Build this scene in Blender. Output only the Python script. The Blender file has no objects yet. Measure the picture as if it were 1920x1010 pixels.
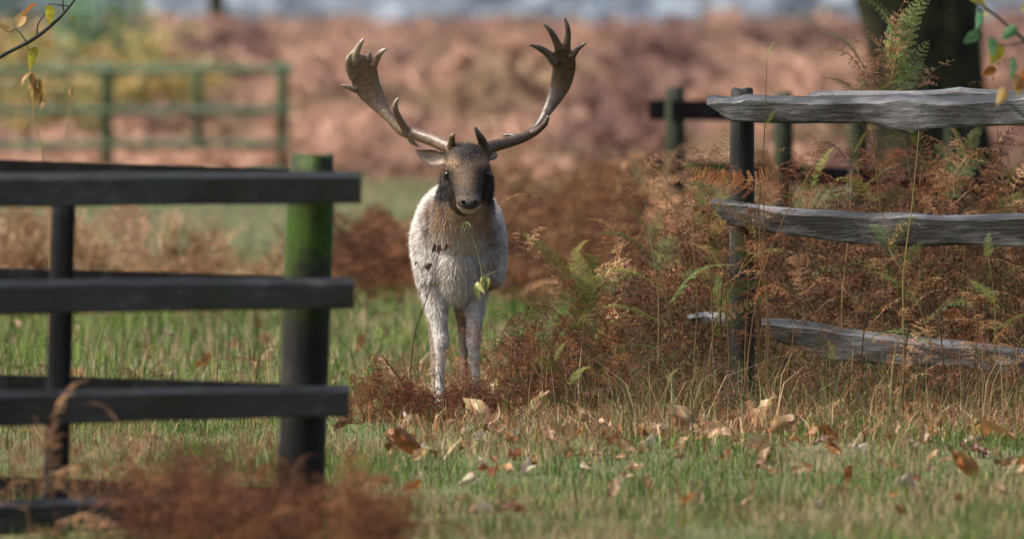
import bpy, bmesh, math, random
import numpy as np
from mathutils import Vector, Matrix
from mathutils.bvhtree import BVHTree

random.seed(7)
rng = np.random.default_rng(11)
R = math.radians
scene = bpy.context.scene
col = scene.collection

# ---------------------------------------------------------------- camera
F = 500 / 36 * 1920          # focal length in photo pixels
CAMZ = 1.8                   # eye height; the horizon lies at photo row 10
cd = bpy.data.cameras.new('camera')
cd.lens = 500; cd.sensor_width = 36
cd.clip_start = 1; cd.clip_end = 4000
cam = bpy.data.objects.new('camera', cd); col.objects.link(cam)
cam.location = (0, 0, CAMZ)
cam.rotation_euler = (R(90) - math.atan(495 / F), 0, 0)
cd.dof.use_dof = True; cd.dof.focus_distance = 58.7; cd.dof.aperture_fstop = 4.4; cd.dof.aperture_blades = 9
scene.camera = cam

# ---------------------------------------------------------------- sky, sun, exposure
SUN_EL, SUN_AZ = R(52), R(-100)      # soft light from high on the left
w = bpy.data.worlds.new('World'); scene.world = w; w.use_nodes = True
nt = w.node_tree; bg = nt.nodes['Background']
sky = nt.nodes.new('ShaderNodeTexSky'); sky.sky_type = 'NISHITA'; sky.sun_disc = False
sky.sun_elevation = SUN_EL; sky.sun_rotation = SUN_AZ; sky.air_density = 0.7; sky.dust_density = 5.0; sky.ozone_density = 0.3
nt.links.new(sky.outputs[0], bg.inputs[0]); bg.inputs[1].default_value = 0.14
sd = bpy.data.lights.new('sun', 'SUN'); sd.energy = 2.6; sd.angle = R(18); sd.color = (1, .95, .88)
sun = bpy.data.objects.new('sun', sd); col.objects.link(sun)
sdir = Vector((math.sin(SUN_AZ) * math.cos(SUN_EL), math.cos(SUN_AZ) * math.cos(SUN_EL), math.sin(SUN_EL)))
sun.rotation_euler = sdir.to_track_quat('Z', 'Y').to_euler(); sun.location = (-20, 20, 30)
vs = scene.view_settings; vs.view_transform = 'Standard'; vs.look = 'None'; vs.gamma = 1; vs.use_curve_mapping = False
vs.exposure = 1.0

# ---------------------------------------------------------------- small helpers
def sst(a, b, x):
    t = np.clip((np.asarray(x, float) - a) / (b - a), 0, 1); return t * t * (3 - 2 * t)
def hsh(i, j, s):
    v = np.sin(i * 127.1 + j * 311.7 + s * 74.7) * 43758.5453; return v - np.floor(v)
def vn(x, y, s=0):
    x = np.asarray(x, float); y = np.asarray(y, float)
    i, j = np.floor(x), np.floor(y); u, v = x - i, y - j
    u = u * u * (3 - 2 * u); v = v * v * (3 - 2 * v)
    a, b, c, d = hsh(i, j, s), hsh(i + 1, j, s), hsh(i, j + 1, s), hsh(i + 1, j + 1, s)
    return (a * (1 - u) + b * u) * (1 - v) + (c * (1 - u) + d * u) * v
def gz(x, y):
    x = np.asarray(x, float); y = np.asarray(y, float)
    z = .09 * sst(51, 57, y) + .03 * (vn(x * .7, y * .35, 3) - .5)
    z = z + .25 * sst(150, 300, y) + 9 * sst(330, 800, y)
    return z
def gz1(x, y): return float(gz(x, y))
def W(px, py, d):            # photo pixel + distance -> point
    return Vector(((px - 960) * d / F, d, CAMZ - (py - 10) * d / F))
def G(px, d):                # a point on the ground in that pixel column at that distance
    x = (px - 960) * d / F; return Vector((x, d, gz1(x, d)))

def mesh_np(name, V, faces, C=None, smooth=False):
    V = np.asarray(V, np.float32); me = bpy.data.meshes.new(name)
    faces = np.asarray(faces, np.int32); k = faces.shape[1]; n = len(faces)
    me.vertices.add(len(V)); me.vertices.foreach_set('co', V.ravel())
    me.loops.add(n * k); me.loops.foreach_set('vertex_index', faces.ravel())
    me.polygons.add(n); me.polygons.foreach_set('loop_start', np.arange(0, n * k, k, dtype=np.int32))
    me.polygons.foreach_set('loop_total', np.full(n, k, np.int32))
    if smooth: me.polygons.foreach_set('use_smooth', np.ones(n, bool))
    me.update(calc_edges=True); me.validate()
    if C is not None: set_col(me, C)
    return me
def set_col(me, C):
    a = me.color_attributes.new('col', 'FLOAT_COLOR', 'POINT')
    C = np.asarray(C, np.float32); A = np.ones((len(C), 4), np.float32); A[:, :3] = np.clip(C[:, :3], 0, 1)
    a.data.foreach_set('color', A.ravel())
def add(name, me, mat, parent=None, label=None, cat=None, group=None, kind=None, loc=None):
    o = bpy.data.objects.new(name, me); col.objects.link(o)
    if mat is not None and me is not None and len(me.materials) == 0: me.materials.append(mat)
    if parent: o.parent = parent
    if label: o['label'] = label
    if cat: o['category'] = cat
    if group: o['group'] = group
    if kind: o['kind'] = kind
    if loc is not None: o.location = loc
    return o
def thing(name, label, cat, loc=(0, 0, 0), group=None):
    return add(name, None, None, None, label, cat, group, None, loc)

def catmull(P, sub):
    P = np.asarray(P, float); n = len(P); out = []
    for i in range(n - 1):
        p0, p1, p2, p3 = P[max(i - 1, 0)], P[i], P[i + 1], P[min(i + 2, n - 1)]
        for k in range(sub):
            t = k / sub
            out.append(.5 * (2 * p1 + (p2 - p0) * t + (2 * p0 - 5 * p1 + 4 * p2 - p3) * t * t + (3 * p1 - p0 - 3 * p2 + p3) * t ** 3))
    out.append(P[-1]); return np.array(out)
def loft(S, sides=16, sub=4, side_axis=(1, 0, 0), twist=None):
    """S rows: x y z half_width half_depth ; returns closed V,F(list)"""
    S = catmull(S, sub); P = S[:, :3]; T = np.gradient(P, axis=0); T /= np.linalg.norm(T, axis=1)[:, None] + 1e-9
    ax = np.asarray(side_axis, float); V = []; Fc = []
    n = len(S)
    for i in range(n):
        t = T[i]; r = ax - t * ax.dot(t); r /= np.linalg.norm(r) + 1e-9; u = np.cross(t, r)
        for k in range(sides):
            a = 2 * math.pi * k / sides
            V.append(P[i] + r * math.cos(a) * S[i, 3] + u * math.sin(a) * S[i, 4])
    for i in range(n - 1):
        for k in range(sides):
            a, b = i * sides + k, i * sides + (k + 1) % sides
            Fc.append((a, b, b + sides, a + sides))
    V.append(P[0]); c0 = len(V) - 1; V.append(P[-1]); c1 = len(V) - 1
    for k in range(sides):
        Fc.append((c0, (k + 1) % sides, k)); Fc.append((c1, (n - 1) * sides + k, (n - 1) * sides + (k + 1) % sides))
    return [tuple(v) for v in V], Fc
def tube(P, r, sides=10, sub=4):
    P = [tuple(p) for p in P]; r = list(r) if hasattr(r, '__len__') else [r] * len(P)
    d = np.array(P[-1]) - np.array(P[0]); ax = (1, 0, 0) if abs(d[0]) < .7 * np.linalg.norm(d) else (0, 1, 0)
    return loft([(*p, q, q) for p, q in zip(P, r)], sides, sub, ax)
def join(parts):
    V, Fc = [], []
    for v, f in parts:
        o = len(V); V += v; Fc += [tuple(i + o for i in q) for q in f]
    return V, Fc
def pyd(name, VF, smooth=True):
    me = bpy.data.meshes.new(name); me.from_pydata(VF[0], [], VF[1]); me.update()
    bm = bmesh.new(); bm.from_mesh(me); bmesh.ops.recalc_face_normals(bm, faces=bm.faces); bm.to_mesh(me); bm.free()
    if smooth: me.polygons.foreach_set('use_smooth', np.ones(len(me.polygons), bool))
    return me
def remesh(name, VF, vox, smooth_it=4, factor=.5):
    me = pyd(name + '_raw', VF); o = bpy.data.objects.new('tmp', me); col.objects.link(o)
    m = o.modifiers.new('r', 'REMESH'); m.mode = 'VOXEL'; m.voxel_size = vox; m.use_smooth_shade = True
    s = o.modifiers.new('s', 'SMOOTH'); s.factor = factor; s.iterations = smooth_it
    dg = bpy.context.evaluated_depsgraph_get(); dg.update()
    out = bpy.data.meshes.new_from_object(o.evaluated_get(dg)); out.name = name
    bpy.data.objects.remove(o); bpy.data.meshes.remove(me)
    out.polygons.foreach_set('use_smooth', np.ones(len(out.polygons), bool))
    return out
def verts(me):
    a = np.empty(len(me.vertices) * 3, np.float32); me.vertices.foreach_get('co', a); return a.reshape(-1, 3)
def norms(me):
    a = np.empty(len(me.vertices) * 3, np.float32); me.vertex_normals.foreach_get('vector', a); return a.reshape(-1, 3)

# ---------------------------------------------------------------- materials
def newmat(name):
    m = bpy.data.materials.new(name); m.use_nodes = True
    return m, m.node_tree, m.node_tree.nodes['Principled BSDF']
def N(t, k, **kw):
    n = t.nodes.new(k)
    for a, b in kw.items(): setattr(n, a, b)
    return n
def noise(t, vec, scale, detail=5, rough=.6):
    n = N(t, 'ShaderNodeTexNoise'); n.inputs['Scale'].default_value = scale; n.inputs['Detail'].default_value = detail
    n.inputs['Roughness'].default_value = rough
    if vec is not None: t.links.new(vec, n.inputs['Vector'])
    return n.outputs['Fac']
def ramp(t, fac, stops):
    r = N(t, 'ShaderNodeValToRGB'); e = r.color_ramp.elements
    while len(e) < len(stops): e.new(.5)
    for k, (p, c) in enumerate(stops): e[k].position = p; e[k].color = (*c, 1)
    t.links.new(fac, r.inputs[0]); return r.outputs[0]
def mixc(t, fac, a, b, mode='MIX'):
    m = N(t, 'ShaderNodeMix', data_type='RGBA', blend_type=mode)
    if isinstance(fac, (int, float)): m.inputs[0].default_value = fac
    else: t.links.new(fac, m.inputs[0])
    for s, v in ((6, a), (7, b)):
        if isinstance(v, tuple): m.inputs[s].default_value = (*v, 1)
        else: t.links.new(v, m.inputs[s])
    return m.outputs[2]
def mapping(t, sc, rot=(0, 0, 0), src='Object'):
    c = N(t, 'ShaderNodeTexCoord'); m = N(t, 'ShaderNodeMapping'); m.inputs['Scale'].default_value = sc; m.inputs['Rotation'].default_value = rot
    t.links.new(c.outputs[src], m.inputs[0]); return m.outputs[0]
def bump(t, b, h, s, d=.01):
    n = N(t, 'ShaderNodeBump'); n.inputs['Strength'].default_value = s; n.inputs['Distance'].default_value = d
    t.links.new(h, n.inputs['Height']); t.links.new(n.outputs[0], b.inputs['Normal'])

def foliage_mat(name, trans=.3, rough=.55, var=.35, tint=None, spec=.35):
    m, t, b = newmat(name)
    a = N(t, 'ShaderNodeAttribute', attribute_name='col'); oi = N(t, 'ShaderNodeObjectInfo')
    mr = N(t, 'ShaderNodeMapRange'); mr.inputs[3].default_value = 1 - var; mr.inputs[4].default_value = 1 + var
    t.links.new(oi.outputs['Random'], mr.inputs[0])
    c = mixc(t, 1.0, a.outputs['Color'], mr.outputs[0], 'MULTIPLY')
    if tint: c = mixc(t, 1.0, c, tint, 'MULTIPLY')
    t.links.new(c, b.inputs['Base Color']); b.inputs['Roughness'].default_value = rough; b.inputs['Specular IOR Level'].default_value = spec
    if trans > 0:
        tr = N(t, 'ShaderNodeBsdfTranslucent'); t.links.new(c, tr.inputs[0])
        mx = N(t, 'ShaderNodeMixShader'); mx.inputs[0].default_value = trans
        t.links.new(b.outputs[0], mx.inputs[1]); t.links.new(tr.outputs[0], mx.inputs[2])
        t.links.new(mx.outputs[0], t.nodes['Material Output'].inputs[0])
    return m
M = {}
M['bracken'] = foliage_mat('bracken_dead', .25, .6, .5, spec=.15)
M['grass'] = foliage_mat('grass', .3, .6, 0, spec=.15)
M['leaf'] = foliage_mat('leaf', .35, .4, .3)
M['far'] = foliage_mat('far_bracken', .45, .8, 0, spec=.05)

def wood_mat(name, dark, mid, light, axis='x', moss=None, rough=(.3, .65), gscale=6, mossband=None, bmp=.5, coat=0, spec=.3):
    m, t, b = newmat(name)
    sc = {'x': (.7, 9, 9), 'z': (9, 9, .7)}[axis]
    v = mapping(t, sc); g = noise(t, v, gscale, 8, .65)
    v2 = mapping(t, {'x': (1.2, 3, 3), 'z': (3, 3, 1.2)}[axis]); p = noise(t, v2, 2.2, 4, .6)
    c = ramp(t, g, [(.3, dark), (.52, mid), (.75, light)])
    c2 = ramp(t, p, [(.4, dark), (.62, mid)])
    c = mixc(t, .55, c, c2, 'MIX')
    c = mixc(t, ramp(t, p, [(.42, (1, 1, 1)), (.62, (0, 0, 0))]), c, dark)
    if moss:
        mcol, lo, hi = moss
        q = noise(t, mapping(t, (1, 1, 1)), 7, 6, .7); f = ramp(t, q, [(lo, (0, 0, 0)), (hi, (1, 1, 1))])
        if mossband:
            geo = N(t, 'ShaderNodeNewGeometry'); sx = N(t, 'ShaderNodeSeparateXYZ'); t.links.new(geo.outputs['Position'], sx.inputs[0])
            mr = N(t, 'ShaderNodeMapRange'); mr.inputs[1].default_value = mossband[0]; mr.inputs[2].default_value = mossband[1]
            t.links.new(sx.outputs[2], mr.inputs[0]); f = mixc(t, 1.0, f, mr.outputs[0], 'MULTIPLY')
        c = mixc(t, f, c, mixc(t, noise(t, mapping(t, (1, 1, 1)), 60, 3), tuple(x * .55 for x in mcol), mcol))
    t.links.new(c, b.inputs['Base Color'])
    rr = N(t, 'ShaderNodeMapRange'); rr.inputs[3].default_value = rough[0]; rr.inputs[4].default_value = rough[1]
    t.links.new(p, rr.inputs[0]); t.links.new(rr.outputs[0], b.inputs['Roughness'])
    bump(t, b, g, bmp, .012); b.inputs['Specular IOR Level'].default_value = spec
    b.inputs['Coat Weight'].default_value = coat; b.inputs['Coat Roughness'].default_value = .22
    return m
M['darkrail'] = wood_mat('wet_dark_rail', (.006, .0065, .0065), (.017, .018, .0175), (.17, .175, .175), 'x', ((.012, .026, .010), .5, .72), (.45, .7), 6, None, .9, coat=.8, spec=.15)
M['darkpost'] = wood_mat('mossy_dark_post', (.005, .0045, .004), (.019, .017, .014), (.13, .122, .115), 'z', ((.042, .085, .005), .36, .56), (.5, .8), 6, (.66, 1.0), spec=.2)
M['thinpost'] = wood_mat('wet_thin_post', (.004, .004, .004), (.011, .010, .009), (.04, .037, .034), 'z', None, (.5, .8), spec=.2)
M['backrail'] = wood_mat('dark_back_rail', (.003, .003, .003), (.008, .008, .008), (.02, .019, .019), 'x', None, (.8, .95), spec=.03)
M['cleft'] = wood_mat('weathered_cleft_rail', (.02, .018, .014), (.16, .155, .145), (.5, .5, .49), 'x', ((.04, .046, .026), .54, .74), (.35, .6), 7, None, 1.0, coat=.6, spec=.2)
M['cleftpost'] = wood_mat('weathered_post', (.01, .0095, .008), (.06, .06, .052), (.3, .3, .27), 'z', ((.03, .036, .014), .5, .7), (.5, .8), spec=.2)
M['blackrail'] = wood_mat('black_rail', (.003, .0025, .003), (.005, .0045, .005), (.01, .008, .009), 'x', None, (.7, .9), spec=.0)
M['greenpost'] = wood_mat('green_post', (.008, .009, .006), (.035, .042, .028), (.12, .125, .09), 'z', ((.035, .044, .02), .4, .65), (.6, .8), spec=.15)
M['farpost'] = wood_mat('far_green_post', (.03, .045, .022), (.07, .10, .05), (.2, .24, .16), 'z', ((.08, .14, .055), .35, .6), (.6, .8), spec=.15)
M['farrail'] = wood_mat('far_mossy_rail', (.05, .075, .035), (.13, .17, .09), (.42, .44, .4), 'x', ((.09, .15, .06), .42, .62), (.3, .6), coat=.5)
M['bark'] = wood_mat('oak_bark', (.008, .008, .006), (.034, .03, .021), (.11, .1, .075), 'z', ((.045, .05, .018), .42, .66), (.7, .95), 5, None, 1.0, spec=.1)
M['twig'] = wood_mat('twig_bark', (.008, .01, .007), (.02, .023, .014), (.05, .05, .035), 'z', None, (.5, .8))

m, t, b = newmat('ground_soil_and_turf'); M['ground'] = m
v = mapping(t, (1, 1, 1)); n1 = noise(t, v, .55, 5); n2 = noise(t, v, 9, 6)
c1 = ramp(t, n1, [(.35, (.11, .085, .045)), (.5, (.085, .1, .04)), (.65, (.1, .13, .045))])
c = mixc(t, .45, c1, ramp(t, n2, [(.35, (.05, .042, .022)), (.6, (.13, .12, .06))]))
geo = N(t, 'ShaderNodeNewGeometry'); sx = N(t, 'ShaderNodeSeparateXYZ'); t.links.new(geo.outputs['Position'], sx.inputs[0])
mr = N(t, 'ShaderNodeMapRange'); mr.inputs[1].default_value = 122; mr.inputs[2].default_value = 140; t.links.new(sx.outputs[1], mr.inputs[0])
c = mixc(t, mr.outputs[0], c, (.14, .08, .052))
t.links.new(c, b.inputs['Base Color']); b.inputs['Roughness'].default_value = .9; b.inputs['Specular IOR Level'].default_value = .1; bump(t, b, n2, .6, .03)

m, t, b = newmat('slate_stone'); M['stone'] = m
v = mapping(t, (1, 1, 1)); oi = N(t, 'ShaderNodeObjectInfo')
c = ramp(t, noise(t, v, 5, 5), [(.3, (.14, .18, .2)), (.6, (.38, .45, .49))])
mr = N(t, 'ShaderNodeMapRange'); mr.inputs[3].default_value = .3; mr.inputs[4].default_value = 1.6; t.links.new(oi.outputs['Random'], mr.inputs[0])
t.links.new(mixc(t, 1., c, mr.outputs[0], 'MULTIPLY'), b.inputs['Base Color']); b.inputs['Roughness'].default_value = .5

# ---------------------------------------------------------------- ground
ys = np.concatenate([np.linspace(-30, 40, 15), np.linspace(41, 70, 117), np.linspace(71, 160, 90), np.linspace(164, 340, 45), np.linspace(360, 2500, 40)])
xs = np.concatenate([np.linspace(-900, -16, 22), np.linspace(-15, 15, 121), np.linspace(16, 900, 22)])
X, Y = np.meshgrid(xs, ys); Z = gz(X, Y)
nx, ny = len(xs), len(ys); i = np.arange(nx * ny).reshape(ny, nx)
fq = np.stack([i[:-1, :-1], i[:-1, 1:], i[1:, 1:], i[1:, :-1]], -1).reshape(-1, 4)
add('ground', mesh_np('ground', np.stack([X, Y, Z], -1).reshape(-1, 3), fq, None, True), M['ground'], kind='structure')

# ---------------------------------------------------------------- grass (stuff)
def blades(n, y0, y1, xfun, h0, h1, wd, palette, lean=.5, hfun=None, dens=None, seed=0):
    y = y0 + (y1 - y0) * rng.random(n); x = (rng.random(n) * 2 - 1) * xfun(y)
    if dens is not None:
        k = rng.random(n) < dens(x, y); x, y = x[k], y[k]; n = len(x)
    z = gz(x, y); h = h0 + (h1 - h0) * rng.random(n) ** 1.6
    if hfun is not None: h = h * hfun(x, y)
    a = rng.random(n) * 2 * math.pi; cx, cy = np.cos(a), np.sin(a)
    la = rng.random(n) * 2 * math.pi; ln = lean * rng.random(n) * h
    lx, ly = np.cos(la) * ln, np.sin(la) * ln; ww = wd * (.6 + .8 * rng.random(n))
    B = np.stack([x, y, z - .01], -1); side = np.stack([cx * ww, cy * ww, 0 * x], -1)
    mid = B + np.stack([lx * .3, ly * .3, h * .55], -1); tip = B + np.stack([lx, ly, h * (1 - .25 * (ln / (h + 1e-6)))], -1)
    V = np.stack([B - side, B + side, mid - side * .7, mid + side * .7, tip], 1)
    o = (np.arange(n) * 5)[:, None]
    T = np.concatenate([o + [0, 1, 3], o + [0, 3, 2], o + [2, 3, 4]], 0)
    C = palette(x, y, n); C = C * (.75 + .5 * rng.random((n, 1)))
    return V.reshape(-1, 3), T, np.repeat(C, 5, 0)
GREEN, OLIVE, STRAW, RUST = np.array([.065, .13, .022]), np.array([.115, .125, .045]), np.array([.36, .28, .15]), np.array([.2, .085, .035])
BRIGHT = np.array([.16, .235, .045])
def pick(n, opts, p):
    k = np.argmax(rng.random(n)[:, None] < np.cumsum(p, -1), -1); return np.asarray(opts)[k]
def pal_near(x, y, n):
    g = vn(x * 1.6 + 5, y * .9, 1); g2 = vn(x * 4, y * 2.5, 2)
    pg = np.clip(.25 + .8 * sst(.3, .65, g), 0, 1) * (.75 + .25 * sst(49, 54, y)); ps = (1 - pg) * (.35 + .45 * g2); pr = .05 + .12 * (1 - g)
    P = np.stack([pg * .7, pg * .25, 0 * pg + .2, ps, pr], -1); P /= P.sum(-1, keepdims=True)
    return pick(n, [GREEN, BRIGHT, OLIVE, STRAW, RUST], P)
def pal_mid(x, y, n):
    g = vn(x * .9 + 2, y * .28, 5)
    pb = sst(.4, .7, g); P = np.stack([.3 + 0 * pb, .55 * pb, .35 * (1 - pb), .28 * (1 - pb) + .04, .06 * (1 - pb)], -1); P /= P.sum(-1, keepdims=True)
    return pick(n, [GREEN, BRIGHT, OLIVE, STRAW, RUST], P)
def stuff(name, parts, mat, label, cat):
    V, T, C, o = [], [], [], 0
    for v_, t_, c_ in parts: V.append(v_); T.append(t_ + o); C.append(c_); o += len(v_)
    return add(name, mesh_np(name, np.concatenate(V), np.concatenate(T), np.concatenate(C)), mat, None, label, cat, None, 'stuff')
hv = lambda x, y: .35 + 1.5 * vn(x * 3.4, y * 1.9, 9) ** 2
near = blades(160000, 42, 62, lambda y: 2.0 + .025 * y, .025, .105, .0022, pal_near, .9, hv)
mid = blades(75000, 62, 96, lambda y: 2.2 + .035 * y, .04, .15, .004, pal_mid, .6, hv)
far = blades(30000, 96, 150, lambda y: 3 + .04 * y, .05, .16, .009, lambda x, y, n: pal_mid(x * .6, y, n) * .6 + OLIVE * .35 + .06, .6, hv)
def pal_tuft(x, y, n): return pick(n, [GREEN * .62, GREEN, OLIVE * .8, STRAW * .8], np.tile([.5, .25, .17, .08], (n, 1)))
tuft = blades(60000, 43, 62, lambda y: 2.0 + .025 * y, .06, .17, .0022, pal_tuft, .8, None, lambda x, y: .95 * (vn(x * 4.2, y * 2.4, 77) > .74))
tuft2 = blades(26000, 62, 92, lambda y: 2.2 + .035 * y, .08, .2, .0035, pal_tuft, .7, None, lambda x, y: .95 * (vn(x * 2.6, y * .9, 78) > .74))
stuff('meadow_grass', [near, mid, far, tuft, tuft2], M['grass'], 'short green and straw coloured meadow grass covering the ground', 'grass')
# long straw and rush blades standing in the bracken
def rushd(x, y):
    px = 960 + x * F / y
    return np.clip(.9 * sst(880, 1010, px) * sst(55.6, 57.2, y) + .25 * sst(700, 640, px) * sst(58, 62, y), 0, 1) * (vn(x * 3.5, y * 2.5, 21) > .35)
def pal_rush(x, y, n):
    return pick(n, [np.array([.11, .12, .05]), np.array([.09, .12, .035]), np.array([.33, .25, .13]), np.array([.17, .09, .045])], np.tile([.3, .2, .3, .2], (n, 1)))
rush = blades(11000, 55.6, 64, lambda y: 2.9, .12, .46, .0022, pal_rush, 1.1, None, rushd)
rush2 = blades(2500, 62, 75, lambda y: 3.2, .15, .35, .0028, lambda x, y, n: pick(n, [GREEN * .6, OLIVE, STRAW], np.tile([.5, .3, .2], (n, 1))), .6, None, lambda x, y: (vn(x * 2, y * 1.2, 33) > .6) * .9)
stuff('long_grass', [rush, rush2], M['grass'], 'long straw and green grass blades tangled among the bracken', 'grass')
# flattened brown litter
def litd(x, y):
    px = 960 + x * F / y
    return np.clip(sst(640, 900, px) * sst(55, 57, y), 0.05, 1)
lit = blades(42000, 54.5, 66, lambda y: 2.9, .04, .15, .0035, lambda x, y, n: pick(n, [np.array([.2, .09, .04]), np.array([.13, .055, .028]), np.array([.44, .32, .19]), np.array([.32, .15, .06])], np.tile([.3, .2, .28, .22], (n, 1))), 2.0, None, litd)
stuff('leaf_litter', [lit], M['grass'], 'flattened brown bracken litter on the ground', 'litter')

# ---------------------------------------------------------------- bracken fronds
def frond_mesh(name, dead, seed, npairs=11, stalk=.34, arch=1.0, curl=.6, width=.34, npin=9, base=(.24, .1, .042)):
    """a frond 1 m along its rachis, stalk rising in z and arching towards +x"""
    r = np.random.default_rng(seed); V, Q, C = [], [], []
    n = 26; tt = np.linspace(0, 1, n); th = .08 + arch * tt ** 2.2 * 1.5; yaw = (r.random() - .5) * .8 * tt ** 2
    d = np.stack([np.sin(th) * np.cos(yaw), np.sin(th) * np.sin(yaw), np.cos(th)], -1); P = np.cumsum(d, 0) / n; P -= P[0]
    P += np.stack([.008 * np.sin(tt * 9 + seed), .008 * np.cos(tt * 7 + seed), 0 * tt], -1)
    base = np.array(base)
    stemc = base * (.75 if dead else 1.1) + (np.array([.05, .03, .01]) if dead else np.array([.06, .06, .0]))
    def strip(A, rad, c):                # a thin three-sided stem
        o = sum(len(v) for v in V); k = len(A); rad = np.broadcast_to(rad, (k,))
        T = np.gradient(A, axis=0); T /= np.linalg.norm(T, axis=1)[:, None] + 1e-9
        u = np.cross(T, [.3, .5, .81]); u /= np.linalg.norm(u, axis=1)[:, None] + 1e-9; v = np.cross(T, u)
        ring = np.stack([A + (u * math.cos(a) + v * math.sin(a)) * rad[:, None] for a in (0, 2.09, 4.19)], 1)
        V.append(ring.reshape(-1, 3)); C.append(np.tile(c, (3 * k, 1)))
        for i_ in range(k - 1):
            for j in range(3):
                a_, b_ = o + i_ * 3 + j, o + i_ * 3 + (j + 1) % 3; Q.append((a_, b_, b_ + 3, a_ + 3))
    strip(P, .006 * (1 - .8 * tt), stemc)
    for i_ in range(npairs):
        f = i_ / (npairs - 1); tp = stalk + (1 - stalk) * f ** .85 * .985
        k = tp * (n - 1); k0 = min(int(k), n - 2); p0 = P[k0] + (P[k0 + 1] - P[k0]) * (k - k0); tan = d[k0]
        L = width * (1 - f) ** .75 * (.75 + .25 * min(1, f * 5)) + .012
        for sgn in (-1, 1):
            if dead and r.random() < .12: continue
            lat = np.cross(tan, [0, 0, 1.]); lat = lat / (np.linalg.norm(lat) + 1e-6) if np.linalg.norm(lat) > .05 else np.array([0, 1., 0])
            lat = lat * sgn; nrm = np.cross(lat, tan); nrm *= 1 if nrm[2] > 0 else -1
            dr = lat * .85 + tan * (.45 + .2 * r.random()) + np.array([0, 0, -.1 - .5 * curl * r.random() * dead]) + (r.random(3) - .5) * (.55 if dead else .15)
            dr /= np.linalg.norm(dr); m_ = 7; s = np.linspace(0, 1, m_)
            cv = curl * (.4 + r.random()) if dead else .25 * curl
            A = p0 + (dr[None] * s[:, None] + np.array([0, 0, -1.])[None] * (cv * .6 * s ** 2)[:, None] + tan[None] * (.1 * s ** 2)[:, None]) * L
            if dead: A += (r.random((m_, 3)) - .5) * .02 * s[:, None]
            strip(A, np.linspace(.003, .001, m_), stemc)
            cc = base * (.6 + .8 * r.random()) * np.array([1, .85 + .3 * r.random(), .8 + .4 * r.random()])
            q = max(3, int(npin * (L / width) ** .6)); sa = (np.arange(q) + .5) / q
            Pp = np.stack([np.interp(sa, s, A[:, j]) for j in range(3)], -1); ta = A[-1] - A[0]; ta /= np.linalg.norm(ta)
            sd_ = np.cross(ta, nrm); sd_ /= np.linalg.norm(sd_) + 1e-9
            for s2 in (-1, 1):
                ll = (.2 * L * (1 - sa) ** .6 + .012) * (.8 + .4 * r.random(q))
                dv = sd_[None] * s2 + ta[None] * .45 + (r.random((q, 3)) - .5) * (1.1 if dead else .25) + np.array([0, 0, -.45 * curl * dead])[None]
                dv /= np.linalg.norm(dv, axis=1)[:, None]; wv = (ta[None] + (r.random((q, 3)) - .5) * (.9 if dead else .1)) * (L / q * (.26 if dead else .34))
                tip = Pp + dv * ll[:, None]; md = Pp + dv * (ll * .5)[:, None] + nrm[None] * (.12 * ll * (r.random(q) - .3))[:, None]
                o = sum(len(v) for v in V)
                V.append(np.stack([Pp, md + wv, tip, md - wv], 1).reshape(-1, 3)); C.append(np.repeat(cc[None] * (.75 + .5 * r.random((q, 1))), 4, 0))
                Q += [(o + 4 * j, o + 4 * j + 1, o + 4 * j + 2, o + 4 * j + 3) for j in range(q)]
    return mesh_np(name, np.concatenate(V), Q, np.concatenate(C))
RUSTY = [(.14, .05, .02), (.18, .072, .029), (.10, .036, .017), (.22, .108, .05), (.15, .08, .04), (.07, .03, .017)]
FK = dict(stalk=.06, npin=8)
dead_fr = [frond_mesh('dead_frond', True, 100 + k, 10 + k % 4, arch=.6 + .25 * (k % 5), curl=.5 + .25 * (k % 3), width=.2 + .04 * (k % 3), base=RUSTY[k % 6], **FK) for k in range(14)]
tan_fr = [frond_mesh('tan_frond', True, 200 + k, 11, arch=.6 + .25 * k, curl=.4, width=.22, base=(.36, .2, .1), **FK) for k in range(4)]
green_fr = [frond_mesh('green_frond', False, 300 + k, 13, arch=.4 + .2 * k, curl=.5, width=.24, base=[(.085, .11, .028), (.11, .125, .03), (.07, .1, .035), (.17, .15, .04)][k], stalk=.06, npin=9) for k in range(4)]
orange_fr = [frond_mesh('orange_frond', False, 400 + k, 13, arch=.45, curl=.9, width=.2, base=(.42, .19, .085), stalk=.05, npin=9) for k in range(2)]
curl_fr = [frond_mesh('curled_frond', True, 500 + k, 11, arch=1.5, curl=1.1, width=.25, base=RUSTY[k], **FK) for k in range(5)]
for L_ in (dead_fr, tan_fr, green_fr, orange_fr, curl_fr):
    for me in L_: me.materials.append(M['bracken'])
NPL = [0]
FAM = {'rust red': [dead_fr[k] for k in (0, 1, 6, 7, 12, 13)] + curl_fr[:2], 'dark brown': [dead_fr[k] for k in (2, 5, 8, 11)] + curl_fr[2:3], 'dull brown': [dead_fr[k] for k in (3, 4, 9, 10)] + curl_fr[3:], 'pale tan': tan_fr, 'green': green_fr}
def fam(*w):                 # weights for rust, dark, dull, tan, green
    return random.choices(list(FAM), w)[0]
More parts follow.
